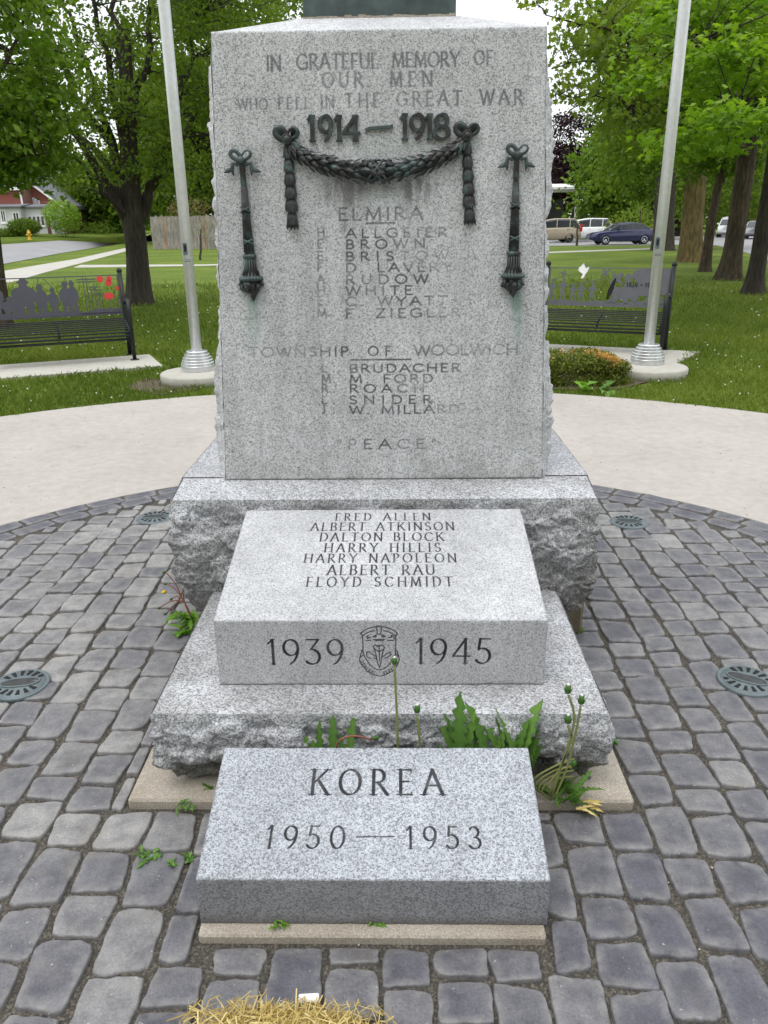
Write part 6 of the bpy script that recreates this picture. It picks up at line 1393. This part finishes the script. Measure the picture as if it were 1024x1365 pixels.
for i in range(4): stalk(t, [cb_ + [-.03, 0, .01], cb_ + [-.06-.01*i, -.01, .05+.01*i], cb_ + [-.03, .0, .08+.015*i], cb_ + [.03, .01, .085+.02*i]], .003)
# yellow bristly weed left of the plinth
wb = gz(262, 838, .0); wb[0] -= .015; t = thing('weed', 'bright green weed with red stalks and one yellow bud between base block and plinth', 'plant', tuple(wb*[1, 1, 0]))
for i in range(30): leafpart(t, wb + [wr.uniform(-.05, .05), wr.uniform(-.08, .10), wr.uniform(0, .03)], wr.uniform(1.6, 4.8), wr.uniform(.06, .13), wr.uniform(.012, .02), wr.uniform(.2, 1.2), wr, WEED_LT, wr.uniform(.3, .8), 4)
Yw = wb[1]+.05
for x_, y_ in ((220, 762), (221, 778), (229, 798), (213, 810), (222, 818), (247, 781), (239, 745)):
    stalk(t, [wx_(256, 825, Yw-.03), wx_(246, 803, Yw-.02), wx_((x_+246)/2, (y_+800)/2-4, Yw), wx_(x_, y_, Yw+.02)], .0024, RSTEM); bud(t, wx_(x_, y_, Yw+.02), .0062, wr.normal(size=3)*[1, .3, .5], False)
m = MB(); m.lathe([(.003, -.006), (.010, .0), (.011, .006), (.004, .010)], wx_(219, 790, Yw+.02), n=10); m.build('yellow_head', YFLOWER, t, True)
def tuft(px, py, z, label, seed, n_=9, L=.03, mat=WEED_LT, sp=.02):
    r_ = np.random.default_rng(seed); b_ = gz(px, py, z); t = thing('weed', label, 'plant', tuple(b_))
    for i in range(n_): leafpart(t, b_ + [r_.uniform(-sp, sp), r_.uniform(-sp, sp)*.6, 0], r_.uniform(0, 6.28), L*r_.uniform(.6, 1.3), L*.22, r_.uniform(.3, 1.2), r_, mat, .6, 2)
tuft(375, 1231, .022, 'tiny green sprout at the foot of the nearest stone, left of centre', 1, 12, .026, sp=.025)
tuft(502, 1229, .022, 'tiny green sprout at the foot of the nearest stone, at its middle', 2, 9, .024, sp=.012)
tuft(201, 1143, .005, 'small trailing green weed on the setts left of the nearest stone', 3, 16, .030, WEED, .03)
tuft(226, 1153, .005, 'three leaved green sprout right of the small trailing weed', 4, 7, .026, WEED, .012)
tuft(253, 1146, .005, 'tiny green sprout against the left side of the nearest stone', 5, 8, .028, WEED, .012)
tuft(246, 1078, .02, 'low green sprig at the front edge of the wide footing slab', 6, 12, .026, WEED, .025)
tuft(279, 1050, .03, 'small dark green sprig under the left part of the rough plinth front', 7, 9, .024, WEED, .015)
tuft(817, 992, .004, 'green sprout beside the right corner of the granite plinth', 8, 12, .035, WEED, .02)
tuft(772, 842, .004, 'yellowish sprout beside the brown spacer stone', 9, 8, .03, WEED_LT, .02)
tuft(780, 520, .0, 'big light green leaves growing in front of the orange tipped hedge', 10, 7, .16, WEED_LT, .04)
tuft(806, 522, .0, 'broad dark green leaves between hedge and right flagpole pad', 13, 6, .18, WEED, .06)
# crumbs and bits in the joints
m = MB()
for i in range(260):
    a = wr.uniform(.3, 2.9); r_ = wr.uniform(PR, LR); m.ball((-.2 + r_*cos(a), PCY + r_*sin(a), .002), wr.uniform(.0025, .007), 5, 3, (1, wr.uniform(.5, 1.5), .4))
for i in range(900):
    a = wr.uniform(0, 2*pi); r_ = PR*sqrt(wr.uniform(0, 1)); x_, y_ = PCX + r_*cos(a), PCY + r_*sin(a)
    if y_ < .9 or (-.8 < x_ < .68 and y_ > 1.4): continue
    m.ball((x_, y_, -.006 + wr.uniform(0, .012)), wr.uniform(.0015, .004), 5, 3, (1, wr.uniform(.6, 1.4), .6))
tag(m.build('grit', FOOT, None, False), 'pale grit and small crumbs lying in the paving joints', 'grit', kind='stuff')
# straw
n_ = 2600; rs = np.random.default_rng(31); sc_ = gz(385, 1370, .02); V = []; F = []; TT = []
for i in range(n_):
    u = np.clip(rs.normal()*.075, -.19, .19); v = rs.uniform(-.14, .035); hgt = .055*max(0, 1 - (u/.25)**2)*sstep(.05, -.08, v); p = sc_ + [u*1.15, v, rs.uniform(0, 1)*hgt + .004]
    az = rs.uniform(0, pi*2); el = rs.normal()*.30 + (.9 if rs.uniform() < .03 else 0); L = rs.uniform(.03, .095); w = rs.uniform(.0006, .0017); d = np.array([cos(az)*cos(el), sin(az)*cos(el), sin(el)]); q = nrm(np.cross(d, rs.normal(size=3))); b_ = rs.normal(size=3)*.010
    n0 = len(V); V += [p-d*L/2-q*w, p-d*L/2+q*w, p+b_-q*w, p+b_+q*w, p+d*L/2-q*w*.6, p+d*L/2+q*w*.6]; F += [(n0, n0+1, n0+3, n0+2), (n0+2, n0+3, n0+5, n0+4)]; TT += [rs.uniform(0, 1)]*6
V = np.array(V); V[:, 2] = np.maximum(V[:, 2], .006)
tag(link_mesh('straw', V, np.array(F, np.int32), STRAW, None, False, {'tint': TT}), 'loose heap of golden straw on the setts at the bottom picture edge', 'straw', kind='stuff')
p = gz(412, 1333, .016); m = MB(); e = nrm(np.array([1, .06, 0.])); m.lathe([(.001, -.022), (.009, -.022), (.010, -.018), (.010, .018), (.009, .022), (.001, .022)], p + [0, 0, .004], np.cross(e, [0, 0, 1.]), (0, 0, 1), e, 14); tag(m.build('white_stub', WHITE, None, True), 'small white stub lying behind the straw heap', 'stub')
